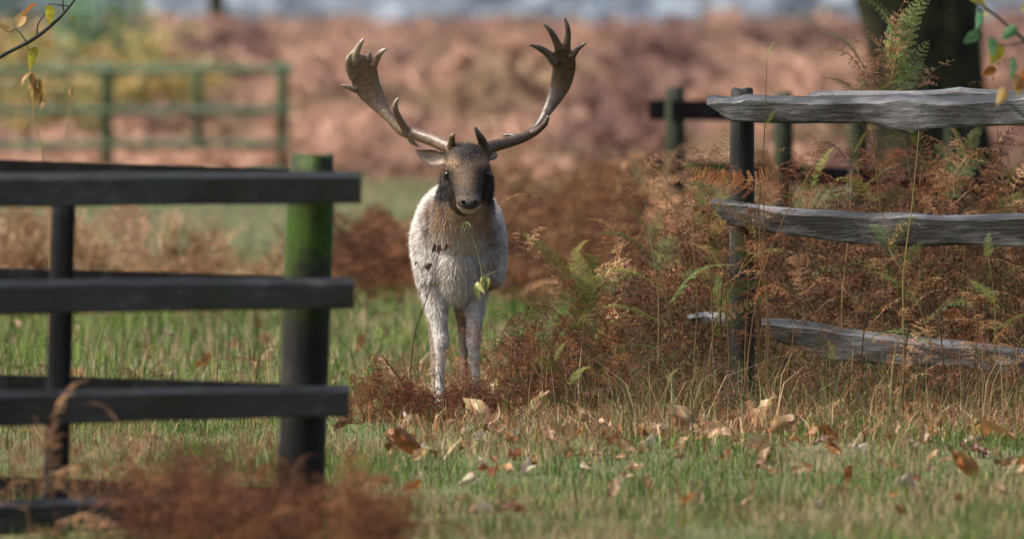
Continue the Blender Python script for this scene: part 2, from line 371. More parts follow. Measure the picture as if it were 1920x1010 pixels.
def zone(kind, px):
    if kind == 'thicket':
        return ('in the thicket between deer and black rails' if px < 1200 else 'round the cut ends of the black rails' if px < 1340 else 'behind the weathered grey post' if px < 1450 else
                'behind the rails between grey post and old oak' if px < 1620 else 'behind the grey rails under the old oak' if px < 1850 else 'behind the grey rails past the old oak')
    if kind == 'front':
        return ('on the grass between deer and grey post' if px < 1340 else 'in front of the weathered grey post' if px < 1460 else 'before the lowest grey rail')
    if kind == 'feet':
        return ('mounded between mossy post and deer' if px < 780 else 'wrapped round the legs of the deer' if px < 935 else 'heaped beside the legs of the deer')
    if kind == 'behind':
        return ('on the meadow between mossy post and deer' if px < 850 else 'on the meadow right behind the deer' if px < 1300 else 'on the meadow behind the black rails')
    if kind == 'fore':
        return 'collapsed before the mossy corner post' if px > 500 else 'collapsed in front of the bottom dark rail'
    return 'inside the pen behind the thin dark post' if px < 280 else 'inside the pen beside the straw tufts'
GRP = {'thicket': 'bracken behind the grey rails', 'front': 'bracken before the grey rails', 'feet': 'bracken at the feet of the deer', 'behind': 'bracken on the meadow', 'fore': 'bracken in front of the dark fence', 'pen': 'bracken inside the pen'}
def lab(kind, f, h, px):
    lo, hi = {'thicket': (.55, .95), 'front': (.25, .5), 'feet': (.18, .35), 'behind': (.45, .75), 'fore': (.2, .35), 'pen': (.3, .45)}[kind]
    return f"{'low' if h < lo else 'tall' if h > hi else 'mid height'} {f} bracken plant {zone(kind, px)}"
STEMC = [(.16, .085, .045), (.24, .15, .07), (.1, .05, .03), (.3, .22, .1)]
def bracken(loc, h, kind, meshes, nf=6, spread=.5, label=None, group=None, yaw=None, stemc=None, size=None, tilt=None, t0=.3, lean=None, roll=None):
    """stalk with fern fronds leaving it in pairs; h is the height of its top"""
    if label is None:
        label, group, meshes = lab(kind, meshes, h, 960 + loc[0] * F / loc[1]), GRP[kind], FAM[meshes]
    root = thing('bracken', label, 'bracken', loc, group)
    a0 = random.uniform(0, 6.283) if yaw is None else yaw
    ben = abs(random.gauss(0, .14)) * h * (1 + spread) if lean is None else lean * h
    cur = lambda t: Vector((math.cos(a0) * ben * t * t + .01 * math.sin(9 * t + a0), math.sin(a0) * ben * t * t, h * (t - .1 * min(spread, .8) * t ** 3) - .03 * (1 - t)))
    hs = h * .93
    me = pyd('stem', tube([cur(t) for t in (0, .25, .5, .75, 1)], [.0042, .0038, .0032, .0024, .0012], 5, 2)); sc_ = np.array(stemc or random.choice(STEMC)) * random.uniform(.7, 1.2)
    set_col(me, np.tile(sc_, (len(me.vertices), 1))); add('stem', me, M['grass'], root)
    Lf = size or (.15 + .2 * min(h, 1.2)); 
    for k in range(nf):
        t = t0 + (1 - t0) * (k / max(1, nf - 1)) ** .8; o = add('frond', random.choice(meshes), M['bracken'], root)
        s_ = Lf * random.uniform(.75, 1.25) * (1.15 - .5 * t)
        o.scale = (s_, s_ * random.choice((-1, 1)), s_)
        o.rotation_euler = (random.gauss(0, .25), (random.uniform(.5, 1.3) * (1.1 - .75 * t ** 3)) if tilt is None else tilt + random.gauss(0, .12), a0 + (k % 2) * math.pi + random.gauss(0, .55) + (1.57 if yaw is None else 0) * 0)
        o.rotation_mode = 'QUATERNION'; e_ = o.rotation_euler.copy()
        o.rotation_quaternion = e_.to_quaternion() @ Matrix.Rotation(random.gauss(0, .45) if roll is None else roll + random.gauss(0, .15), 3, 'Z').to_quaternion()
        o.location = cur(t)
    NPL[0] += 1
    return root
def top_h(px, py, d):        # height above ground that reaches photo row py at distance d
    return max(.1, W(px, py, d).z - G(px, d).z)

# the thicket round the cleft fence
env_x = [960, 1040, 1120, 1180, 1240, 1300, 1400, 1500, 1650, 1800, 1920, 2150]
env_y = [610, 570, 470, 390, 340, 320, 310, 290, 270, 270, 260, 250]
for k in range(112):
    px = 965 + 1120 * ((k + random.random()) / 112); d = random.uniform(59.8, 64.5)
    py = np.interp(px, env_x, env_y) + abs(random.gauss(0, 1)) * 100
    bracken(G(px, d), top_h(px, py, d), 'thicket', fam(4, 3, 3, 2.2, 2.2), 10 if py < 480 else 8, .5, size=.4 if random.random() < .6 else None)
for k in range(36):          # lower plants in front of the rails
    px = 980 + 1020 * ((k + random.random()) / 36); d = random.uniform(57.4, 59.0)
    py = random.uniform(610, 730) if random.random() < .85 else random.uniform(480, 600)
    bracken(G(px, d), top_h(px, py, d), 'front', fam(4, 4, 3, 1, 1), 6, .8)
for px, py in [(1305, 330), (1335, 300), (1350, 390), (1375, 340), (1400, 420), (1425, 300), (1445, 380), (1320, 430), (1390, 260), (1560, 500), (1610, 420), (1760, 450), (1700, 520), (1830, 540), (1900, 440)]:
    d = random.uniform(58.85, 59.15); bracken(G(px, d), top_h(px, py, d), 'front', fam(3, 2, 3, 2, 2), 8, .5, size=.3, t0=.45)
# round the deer's feet
for px, d, py, nf in [(690, 58.5, 705, 9), (720, 58.4, 690, 9), (745, 58.5, 680, 9), (770, 58.6, 640, 4), (700, 58.2, 735, 8), (735, 58.1, 730, 8), (800, 58.5, 715, 6), (840, 58.6, 680, 6),
                      (870, 58.4, 700, 7), (905, 58.6, 660, 7), (930, 58.8, 610, 7), (960, 58.8, 590, 8), (990, 58.6, 575, 9), (1020, 58.7, 570, 9), (1050, 58.6, 575, 9), (1085, 58.9, 560, 8),
                      (1000, 58.2, 640, 8), (1060, 58.1, 650, 8), (1110, 58.4, 600, 8), (1150, 58.5, 560, 8), (860, 58.1, 745, 7), (910, 58.0, 730, 7), (950, 58.1, 700, 7), (680, 58.0, 750, 7), (760, 58.0, 745, 7), (1030, 58.3, 610, 8), (975, 58.4, 650, 8)]:
    bracken(G(px, d), top_h(px, py, d), 'feet', fam(5, 4, 1, 0, 0), nf, .7, t0=.1, size=.24)
# meadow bracken behind
for k in range(46):
    px = random.choice([random.uniform(630, 790), random.uniform(930, 1260), random.uniform(930, 1200), random.uniform(930, 1260), random.uniform(1200, 1930)]); d = random.uniform(78, 98)
    py = (430 if px < 800 else 320) + abs(random.gauss(0, 60))
    bracken(G(px, d), top_h(px, py, d), 'behind', fam(4, 2, 3, 2, .8), 15, .6, size=.55, t0=.1)
# inside the pen, seen between the planks
for k in range(20):
    px = random.choice([random.uniform(-20, 100), random.uniform(-20, 270), random.uniform(270, 420), random.uniform(300, 540)]); d = random.uniform(76, 83)
    py = random.uniform(385, 460) if px < 280 else random.uniform(430, 500)
    bracken(G(px, d), top_h(px, py, d), 'pen', fam(3, 1, 2, 4, 0), 12, .6, size=.34, t0=.1)
for px, d, py in [(60, 56, 610), (20, 57, 640), (300, 57, 640), (270, 56.5, 660), (480, 60, 600)]:
    bracken(G(px, d), top_h(px, py, d), 'pen', fam(2, 1, 1, 0, 0), 4, .9)
# in front of the dark fence
for k in range(20):
    px = 250 + 500 * (k + random.random()) / 20; d = random.uniform(44.3, 46.9)
    py = np.interp(px, [240, 330, 450, 560, 650, 760], [900, 850, 900, 900, 880, 960]) + abs(random.gauss(0, 40))
    bracken(G(px, d), top_h(px, py, d), 'fore', fam(4, 4, 1, 0, 0), 14, 1.0, t0=.1, size=.3)
for k in range(9):
    px = random.uniform(-20, 480); d = random.uniform(48.2, 50); py = random.uniform(790, 880)
    bracken(G(px, d), top_h(px, py, d), 'fore', dead_fr + tan_fr, 10, 1.0, 'low rust bracken plant just behind the bottom rail of the dark plank fence', 'bracken behind the bottom dark rail')
for px, py in [(100, 760), (135, 800), (50, 830)]:
    bracken(G(px, 46.3), top_h(px, py, 46.3), 'fore', tan_fr, 6, .5, 'tall orange brown bracken leaning on the thin dark post', 'tall bracken by the thin dark post')

# single bracken plants that stand out
PI = math.pi
def special(px, d, py, mesh, label, yaw=0, nf=5, **kw):
    return bracken(G(px, d), top_h(px, py, d), None, mesh, nf, .1, label, None, yaw, **kw)
special(1418, 59.1, 100, [green_fr[1], green_fr[3]], 'tall thin green bracken rising past the end of the top grey rail', .3, 5, size=.14, t0=.8, lean=.03, stemc=(.13, .12, .05))
special(1735, 60.3, 90, [green_fr[0], green_fr[2], tan_fr[0]], 'green bracken with brown tips standing above the top grey rail against the oak trunk', PI * .97, 14, size=.5, t0=.76, lean=.1, roll=1.0, stemc=(.16, .15, .06))
special(1660, 60.1, 130, [green_fr[2], dead_fr[3]], 'lower green and brown bracken spray leaning over the top grey rail', PI, 9, size=.4, t0=.78, lean=.05)
special(1690, 58.9, 240, [green_fr[0]], 'single pale bracken stem crossing the two lower grey rails', .2, 4, size=.16, t0=.9, lean=.06, stemc=(.36, .27, .1))
special(1440, 58.95, 335, [orange_fr[0]], 'bright orange brown frond arching across the grey fence post', PI, 3, size=.46, t0=.96, lean=.05, tilt=1.2, roll=1.3)
special(1240, 59.3, 320, [orange_fr[1], tan_fr[1]], 'feathery tan frond arching beside the black fence rails', PI, 4, size=.32, t0=.9, lean=.08, tilt=.9, roll=1.2)
special(1868, 58.8, 480, [green_fr[0]], 'small fresh green bracken in front of the lowest grey rail', PI * .6, 5, size=.2, t0=.35, lean=.1, stemc=(.24, .22, .08))
special(1270, 58.9, 430, [green_fr[1], green_fr[2]], 'pale green bracken leaning out of the thicket towards the deer', PI, 7, size=.36, t0=.5, lean=.15, stemc=(.2, .19, .08))
special(1900, 60.2, 150, [tan_fr[0], dead_fr[4]], 'tan bracken sprays hanging over the far part of the top grey rail', PI, 6, size=.3, t0=.75, lean=.06)
# fine dry debris held in the thicket (nobody could count it)
def debris(n, x0, x1, d0, d1, envf, sz, cols, seed):
    r = np.random.default_rng(seed); px = x0 + (x1 - x0) * r.random(n); d = d0 + (d1 - d0) * r.random(n); x = (px - 960) * d / F
    top = CAMZ - (envf(px) - 10) * d / F; g = gz(x, d); z = g + (top - g) * r.random(n) ** 1.25
    c0 = vn(px * .016, z * 5 + d, 71)
    k = r.random(n) < sst(.25, .6, c0); x, d, z, c0 = x[k], d[k], z[k], c0[k]; n = len(x)
    P = np.stack([x, d, z], -1); a = r.normal(size=(n, 3)); a[:, 2] -= .5; a /= np.linalg.norm(a, axis=1)[:, None]; b_ = np.cross(a, r.normal(size=(n, 3))); b_ /= np.linalg.norm(b_, axis=1)[:, None]
    L_ = (sz * (.4 + 1.2 * r.random(n)))[:, None]; V = np.stack([P, P + a * L_ * .5 + b_ * L_ * .16, P + a * L_], 1).reshape(-1, 3)
    C = np.asarray(cols)[r.integers(0, len(cols), n)] * (.6 + .7 * r.random((n, 1)))
    return V, np.arange(3 * n).reshape(-1, 3), np.repeat(C, 3, 0)
DK = [(.075, .03, .014), (.1, .042, .019), (.052, .022, .012), (.12, .06, .03), (.042, .021, .012), (.045, .043, .018)]
db = [debris(230000, 975, 2140, 60.0, 65.0, lambda p: np.interp(p, env_x, env_y) + 105, .026, DK, 1),
      debris(26000, 900, 2050, 57.8, 59.1, lambda p: np.interp(p, [900, 1000, 1100, 1200, 2050], [700, 610, 620, 690, 680]), .02, RUSTY + DK, 2),
      debris(16000, 650, 800, 57.9, 58.7, lambda p: 690 + 70 * np.abs((p - 725) / 72) ** 2, .018, RUSTY[:3] + DK[:3], 3),
      debris(9000, 790, 940, 57.9, 58.6, lambda p: 720 - 20 * np.cos(p / 20), .018, RUSTY[:3] + DK[:3], 4),
      debris(50000, 930, 1290, 80, 94, lambda p: 345 + 40 * np.cos(p / 40), .05, RUSTY, 5), debris(22000, 620, 790, 84, 96, lambda p: 430 + 40 * np.cos(p / 25), .05, RUSTY, 6),
      debris(16000, -90, 280, 77, 83, lambda p: 392 + 20 * np.cos(p / 25), .04, [(.3, .15, .08), (.4, .25, .15), (.22, .1, .05), (.34, .18, .1)], 7), debris(5000, 280, 540, 77, 83, lambda p: 460 + 35 * np.cos(p / 25), .04, [(.3, .15, .08), (.4, .25, .15), (.22, .1, .05)], 8),
      debris(26000, 230, 780, 44.5, 46.9, lambda p: np.interp(p, [240, 330, 450, 560, 650, 780], [920, 870, 920, 920, 900, 990]), .022, RUSTY[:3] + DK[:3], 9),
      debris(9000, -60, 500, 48.2, 50.2, lambda p: 830 + 30 * np.cos(p / 30), .022, RUSTY, 10)]
stuff('bracken_debris', db, M['grass'], 'fine crumbled brown bracken leaflets caught in the thicket', 'bracken')

# ---------------------------------------------------------------- far bracken hillside (stuff)
def far_bracken():
    n = 26000; y = 130 + 173 * rng.random(n) ** .85; x = (rng.random(n) * 2 - 1) * (5 + .055 * y)
    px = 960 + x * F / y
    k = rng.random(n) < .25 + .75 * sst(132, 150, y); x, y = x[k], y[k]; n = len(x)
    z = gz(x, y); hh = (.55 + .55 * vn(x * .5, y * .12, 41)) * (.8 + .4 * rng.random(n)) * (.3 + .7 * sst(134, 156, y))
    V, T, C = [], [], []
    g = vn(x * .9, y * .03, 51); g2 = vn(x * 2.2, y * .07, 52)
    c = np.array([.52, .33, .235])[None] * sst(.28, .68, .65 * g + .35 * g2)[:, None] + np.array([.2, .118, .1])[None] * (1 - sst(.28, .68, .65 * g + .35 * g2))[:, None]
    gr = (vn(x * .6, y * .2, 53) > .72)[:, None]; c = np.where(gr, c * .6 + np.array([.09, .1, .04]) * .5, c)
    o = 0
    for b_ in range(8):
        a = rng.random(n) * 6.283; l = hh * (.3 + .4 * rng.random(n)); wv = .04 + .04 * rng.random(n); e = rng.random(n) * .5 + .25
        dx, dy = np.cos(a), np.sin(a); B = np.stack([x, y, z + hh * .7 * rng.random(n) ** .7], -1)
        mdp = B + np.stack([dx * l * .35, dy * l * .35, l * .75], -1); tip = B + np.stack([dx * l * (.6 + e), dy * l * (.6 + e), l * (.85 - e)], -1)
        sd_ = np.stack([-dy * wv, dx * wv, 0 * x], -1)
        V.append(np.stack([B, mdp + sd_, tip, mdp - sd_], 1).reshape(-1, 3)); C.append(np.repeat(c * (.85 + .3 * rng.random((n, 1))), 4, 0))
        q = (np.arange(n) * 4)[:, None] + o; T.append(np.concatenate([q + [0, 1, 2], q + [0, 2, 3]], 0)); o += 4 * n
    add('bracken_hillside', mesh_np('bracken_hillside', np.concatenate(V), np.concatenate(T), np.concatenate(C)), M['far'], None,
        'blurred pinkish brown mass of bracken covering the far slope', 'bracken', None, 'stuff')
far_bracken()

# ---------------------------------------------------------------- dry stone wall on the far slope
wall = thing('stone_wall', 'pale blue grey dry stone wall at the top of the bracken slope', 'wall', (0, 300, gz1(0, 300)))
stones = []
for k in range(6):
    bm = bmesh.new(); bmesh.ops.create_cube(bm, size=1); rr = random.Random(k)
    bmesh.ops.bevel(bm, geom=bm.edges[:], offset=.12, segments=1, affect='EDGES')
    for v_ in bm.verts: v_.co += Vector((rr.uniform(-.1, .1), rr.uniform(-.1, .1), rr.uniform(-.1, .1)))
    me = bpy.data.meshes.new('stone'); bm.to_mesh(me); bm.free(); me.materials.append(M['stone']); stones.append(me)
zc = .3
for r_ in range(7):
    x = -14 + random.uniform(0, .5)
    while x < 14:
        wd = random.uniform(.45, 1.0); o = add('stone', random.choice(stones), M['stone'], wall)
        o.location = (x + wd / 2, random.uniform(-.1, .1), zc + .12 + random.uniform(-.03, .03) + (gz1(x, 300) - gz1(0, 300)))
        o.scale = (wd * .97, .55 - .03 * r_, .27); o.rotation_euler = (random.gauss(0, .05), random.gauss(0, .05), random.gauss(0, .05)); x += wd
    zc += .25
add('wall_core', pyd('wall_core', ([(-14, -.18, -.3), (14, -.18, -.3), (14, .18, -.3), (-14, .18, -.3), (-14, -.18, 1.9), (14, -.18, 1.9), (14, .18, 1.9), (-14, .18, 1.9)],
    [(0, 1, 2, 3), (4, 5, 6, 7), (0, 1, 5, 4), (2, 3, 7, 6), (1, 2, 6, 5), (3, 0, 4, 7)]), False), M['stone'], wall)

# ---------------------------------------------------------------- fences
def rail_mesh(name, top, bot, d0, d1, dep, irr=.004, slope=0, n=40, seed=0, bev=.01):
    """sawn or cleft rail; top and bottom edges as photo polylines, running from distance d0 to d1"""
    r = np.random.default_rng(seed); x0, x1 = top[0][0], top[-1][0]; b0, b1 = bot[0][0], bot[-1][0]
    V = []; Fc = []
    for i_ in range(n + 1):
        f = i_ / n; d = d0 + (d1 - d0) * f
        tx, bx = x0 + (x1 - x0) * f, b0 + (b1 - b0) * f
        T = W(tx, np.interp(tx, *zip(*top)), d); B = W(bx, np.interp(bx, *zip(*bot)), d)
        xm = T.x; q_ = [0]
        def u():
            q_[0] += 1; j = q_[0] * 7.3 + seed
            f_ = lambda o: float(vn(xm * 5, j + o, 81) - .5) * 1.3 + float(vn(xm * 17, j + o, 82) - .5) * .6
            return Vector((0, f_(0) * 2 * irr, f_(50) * 2 * irr))
        sl = Vector((0, 0, slope)); yb = Vector((0, dep, 0)); h = (T - B).length
        ring = [B + Vector((0, bev, 0)) + u() * .6, B + Vector((0, 0, bev)) + u() * .6, T - sl - Vector((0, 0, bev)) + u() * .6, T - sl + Vector((0, bev, 0)) * 1.0 + u() * .4,
                T + Vector((0, dep * .55, 0)) + u() * .5, T + yb - Vector((0, 0, bev)) + u(), B + yb + Vector((0, 0, bev)) + u()]
        V += [tuple(p) for p in ring]
    k = 7
    for i_ in range(n):
        for j in range(k): a, b_ = i_ * k + j, i_ * k + (j + 1) % k; Fc.append((a, b_, b_ + k, a + k))
    Fc.append(tuple(range(k))); Fc.append(tuple(n * k + j for j in reversed(range(k))))
    return pyd(name, (V, Fc), False)
def post_mesh(name, ptop, pbot, r0, r1, seed=0, sides=14, irr=.05, square=False):
    r = np.random.default_rng(seed); V = []; Fc = []; n = 10; ph = r.random(sides)
    A, B = Vector(ptop), Vector(pbot)
    for i_ in range(n + 1):
        f = i_ / n; c = A.lerp(B, f); rad = r0 + (r1 - r0) * f
        if i_ == 0: rad *= .9
        for k in range(sides):
            a = 2 * math.pi * (k + .5) / sides; q = rad * (1 + irr * (2 * ph[k] - 1) + irr * .5 * (r.random() - .5))
            if square: q *= min(1.32, 1 / max(abs(math.cos(a)), abs(math.sin(a))))
            V.append((c.x + q * math.cos(a), c.y + q * math.sin(a), c.z + (.01 * (r.random() - .5) - .012 * (k % 3 == 0) if i_ == 0 else 0)))
    for i_ in range(n):
        for k in range(sides): a, b_ = i_ * sides + k, i_ * sides + (k + 1) % sides; Fc.append((a, b_, b_ + sides, a + sides))
    V.append(tuple(A - Vector((0, 0, .004)))); 
    for k in range(sides): Fc.append((len(V) - 1, (k + 1) % sides, k))
    me = pyd(name, (V, Fc), True); return me

# dark plank fence in front, with its corner post
f1 = thing('plank_fence', 'wet dark plank fence with a round mossy corner post', 'fence', G(585, 48))
def child(name, me, mat, root):
    o = add(name, me, mat, root); o.matrix_parent_inverse = Matrix.Translation(-Vector(root.location)); return o
DF = 47.95
child('post', post_mesh('post', W(585, 290, 48.1), W(560, 1060, 48.1), .081, .079, 1), M['darkpost'], f1)['label'] = 'round corner post green with moss at the top'
child('post', post_mesh('post', W(121, 338, 48.0), W(101, 1060, 48.0), .041, .043, 2, 12, .04, True), M['thinpost'], f1)
child('post', post_mesh('post', W(-330, 310, 47.6), W(-335, 1060, 47.6), .07, .07, 3), M['darkpost'], f1)
rl = [([(-420, 328), (0, 324), (300, 322), (677, 322)], [(-420, 394), (0, 388), (300, 384), (677, 381)]),
      ([(-420, 529), (0, 525), (300, 521), (664, 521)], [(-420, 597), (0, 589), (300, 583), (664, 578)]),
      ([(-420, 740), (0, 732), (300, 727), (655, 722)], [(-420, 808), (0, 798), (300, 789), (655, 780)]),
      ([(-420, 950), (0, 938), (300, 930), (490, 922)], [(-420, 1015), (0, 1002), (300, 990), (490, 980)])]
for k, (a, b_) in enumerate(rl):
    child('rail', rail_mesh('rail', a, b_, 47.5, DF - .05, .05, .003, .018, 60, 10 + k, .005), M['darkrail'], f1)
# back run of the pen: recedes to the left from the corner post
child('post', post_mesh('post', W(-300, 268, 52.5), G(-300, 52.5) - Vector((0, 0, .1)), .06, .06, 4), M['darkpost'], f1)
rb = [([(-330, 290), (0, 300), (300, 309), (560, 318)], [(-330, 346), (0, 358), (300, 368), (560, 377)]),
      ([(-330, 488), (0, 503), (300, 510), (550, 517)], [(-330, 545), (0, 560), (300, 568), (550, 574)]),
      ([(-330, 690), (0, 703), (300, 711), (545, 719)], [(-330, 748), (0, 760), (300, 770), (545, 776)]),
      ([(-330, 880), (0, 893), (300, 905), (545, 915)], [(-330, 938), (0, 952), (300, 964), (545, 972)])]
for k, (a, b_) in enumerate(rb):
    child('rail', rail_mesh('rail', a, b_, 52.4, 48.2, .045, .0025, .0, 30, 20 + k, .005), M['backrail'], f1)

# weathered cleft rails on the right
f2 = thing('split_rail_fence', 'weathered grey split rail fence overgrown with rust bracken', 'fence', G(1390, 59.6))
child('post', post_mesh('post', W(1391, 165, 59.62), W(1390, 800, 59.62), .052, .056, 5, 12, .06), M['cleftpost'], f2)
child('post', post_mesh('post', W(2160, 160, 59.3), W(2160, 810, 59.3), .055, .06, 6, 12, .06), M['cleftpost'], f2)
cl = [([(1325, 180), (1345, 178), (1378, 182), (1400, 175), (1450, 179), (1560, 181), (1650, 180), (1690, 174), (1760, 182), (1830, 179), (1920, 176), (2200, 178)],
       [(1352, 218), (1372, 229), (1480, 232), (1630, 231), (1675, 242), (1710, 252), (1740, 240), (1850, 237), (1920, 234), (2200, 236)], 59.45, 59.2, .11, .024),
      ([(1328, 374), (1345, 372), (1410, 381), (1450, 388), (1500, 392), (1560, 395), (1640, 400), (1700, 398), (1760, 404), (1850, 402), (1920, 399), (2200, 404)],
       [(1366, 424), (1400, 426), (1470, 440), (1560, 452), (1610, 458), (1710, 462), (1800, 459), (1920, 463), (2200, 468)], 59.45, 59.2, .1, .016),
      ([(1428, 596), (1500, 601), (1545, 606), (1580, 614), (1650, 624), (1700, 630), (1760, 636), (1830, 640), (1920, 652), (2200, 680)],
       [(1455, 640), (1510, 660), (1560, 676), (1620, 680), (1700, 686), (1800, 690), (1920, 704), (2200, 730)], 59.4, 59.15, .11, .024)]
for k, (a, b_, d0, d1, dep, sl) in enumerate(cl):
    child('rail', rail_mesh('rail', a, b_, d0, d1, dep, .006, sl, 90, 30 + k, .008), M['cleft'], f2)
child('rail', rail_mesh('rail', [(1515, 176), (1540, 169), (1700, 171), (1770, 168), (1800, 163), (1830, 167), (1900, 170), (2200, 168)], [(1520, 190), (2200, 215)], 59.75, 59.6, .09, .006, .012, 60, 40, .008), M['cleft'], f2)
child('rail', rail_mesh('rail', [(1290, 590), (1320, 584), (1360, 588)], [(1296, 606), (1320, 606), (1358, 608)], 60.3, 60.1, .06, .005, .012, 20, 41, .006), M['cleft'], f2)['label'] = 'short broken end of a low grey rail'

# black rails behind it
f3 = thing('paddock_fence', 'black railed fence with greenish posts behind the grey rails', 'fence', G(1265, 88.3))
def dd(px): return 88 - (px - 1217) / 403 * 5
for px, tp, hw in [(1266, 163, 19), (1470, 172, 18), (1611, 170, 18), (1790, 168, 19), (1990, 165, 20)]:
    d = dd(px) + .1; child('post', post_mesh('post', W(px, tp, d), G(px, d) - Vector((0, 0, .1)), hw * d / F, hw * d / F, px), M['greenpost'], f3)
for y0, y1, hgt in [(187, 193, 37), (297, 316, 34), (408, 436, 34)]:
    child('rail', rail_mesh('rail', [(1217, y0), (2050, y0 + (y1 - y0) * 2.07)], [(1217, y0 + hgt), (2050, y0 + hgt + (y1 - y0) * 2.2)], dd(1217) - .05, dd(2050) - .05, .05, .003, .004, 40, y0, .006), M['blackrail'], f3)

# far mossy fence on the left
f4 = thing('mossy_fence', 'far blurred fence of mossy green rails below the yellow shrubs', 'fence', G(530, 138))
for px, tp, hw in [(530, 116, 11), (200, 112, 12), (371, 138, 9), (-130, 118, 12)]:
    child('post', post_mesh('post', W(px, tp, 138.1), G(px, 138.1) - Vector((0, 0, .1)), hw * 138 / F, hw * 138 / F, px + 400), M['farpost'], f4)
for y0 in (122, 198, 262, 318):
    child('rail', rail_mesh('rail', [(-180, y0 + 4), (0, y0 + 2), (550, y0)], [(-180, y0 + 20), (0, y0 + 18), (550, y0 + 16)], 137.9, 137.9, .1, .006, .02, 30, y0, .01), M['farrail'], f4)

# ---------------------------------------------------------------- trees and shrubs
def leaf_cards(n, cen, rad, size, colr, seed, shell=.55, clump=0):
    r = np.random.default_rng(seed); u = r.normal(size=(n, 3)); u /= np.linalg.norm(u, axis=1)[:, None]
    rr = (shell + (1 - shell) * r.random(n)) if not clump else None
    if clump:
        cu = r.normal(size=(clump, 3)); cu /= np.linalg.norm(cu, axis=1)[:, None]; cc = cu * (r.random(clump) ** .4)[:, None] * .85
        P = cc[r.integers(0, clump, n)] + r.normal(size=(n, 3)) * .16
    else: P = u * rr[:, None]
    P = np.asarray(cen) + P * np.asarray(rad)
    a = r.normal(size=(n, 3)); a /= np.linalg.norm(a, axis=1)[:, None]; b_ = np.cross(a, r.normal(size=(n, 3))); b_ /= np.linalg.norm(b_, axis=1)[:, None]
    s = (size * (.6 + .8 * r.random(n)))[:, None]
    V = np.stack([P - a * s, P + b_ * s * .45, P + a * s, P - b_ * s * .45], 1).reshape(-1, 3)
    C = np.asarray(colr)[r.integers(0, len(colr), n)] * (.6 + .8 * r.random((n, 1)))
    return V, np.arange(4 * n).reshape(n, 4), np.repeat(C, 4, 0)
def crown(name, blobs, parent):
    V, T, C, o = [], [], [], 0
    for a in blobs: v_, t_, c_ = a; V.append(v_); T.append(t_ + o); C.append(c_); o += len(v_)
    return add(name, mesh_np(name, np.concatenate(V), np.concatenate(T), np.concatenate(C)), M['leaf'], parent)
# old oak on the right
base = G(1745, 102); oak = thing('oak_tree', 'thick dark trunk of an old tree behind the grey rails', 'tree', base)
def oak_trunk():
    V, Fc = [], []; sides = 40; hs = [-.2, 0, .15, .35, .6, .9, 1.3, 1.8, 2.4, 3.0, 3.6, 4.2]
    for h in hs:
        c = Vector((.02 - .045 * h, 0, h)); e = max(0, h - 1.15); c.x -= .10 * e; r0 = .36 + .3 * math.exp(-max(h, 0) * 3.2) + .09 * min(e, 1.2)
        for k in range(sides):
            a = 2 * math.pi * k / sides
            q = r0 * (1 + .10 * math.cos(3 * a + 1.1) + .05 * math.cos(7 * a + h * .5) + .035 * math.cos(13 * a + 2 * h) + .02 * (random.random() - .5))
            q *= 1 - .16 * math.exp(-((a - 5.15) / .13) ** 2)
            V.append((c.x + q * math.cos(a), c.y + q * math.sin(a), c.z))
    n = len(hs)
    for i_ in range(n - 1):
        for k in range(sides): a, b_ = i_ * sides + k, i_ * sides + (k + 1) % sides; Fc.append((a, b_, b_ + sides, a + sides))
    Fc.append(tuple((n - 1) * sides + k for k in range(sides)))
    return V, Fc
add('trunk', pyd('trunk', oak_trunk()), M['bark'], oak)
for dx, dy, z0, dz in [(2.6, .4, 3.2, 3.2), (-2.8, -.3, 3.4, 3.0), (.5, 2.6, 3.6, 3.4), (-.6, -2.4, 3.8, 3.2), (.2, .3, 3.9, 4.5)]:
    add('limb', pyd('limb', tube([(-.1, 0, z0), (dx * .3 - .1, dy * .3, z0 + dz * .45), (dx * .7, dy * .7, z0 + dz * .75), (dx, dy, z0 + dz)], [.26, .19, .12, .05])), M['bark'], oak)
OAKC = [(.10, .12, .03), (.16, .13, .035), (.22, .12, .04), (.08, .1, .03)]
crown('crown', [leaf_cards(1800, (dx, dy, dz), (1.9, 1.9, 1.3), .09, OAKC, 60 + k, 0, 26) for k, (dx, dy, dz) in enumerate([(2.6, .4, 6.5), (-2.8, -.3, 6.6), (.5, 2.6, 7.2), (-.6, -2.4, 7.2), (0, .2, 8.4)])], oak)
# slim dark tree far off
b2 = G(402, 240); ft = thing('slim_tree', 'slim dark far tree trunk rising from the bracken slope', 'tree', b2)
add('trunk', pyd('trunk', tube([(0, 0, -.2), (.05, 0, 1.2), (-.05, 0, 3), (.1, 0, 5.5)], [.19, .16, .14, .06])), M['bark'], ft)
crown('crown', [leaf_cards(1500, (0, 0, 5.2), (1.8, 1.8, 1.6), .1, OAKC, 80, 0, 22)], ft)
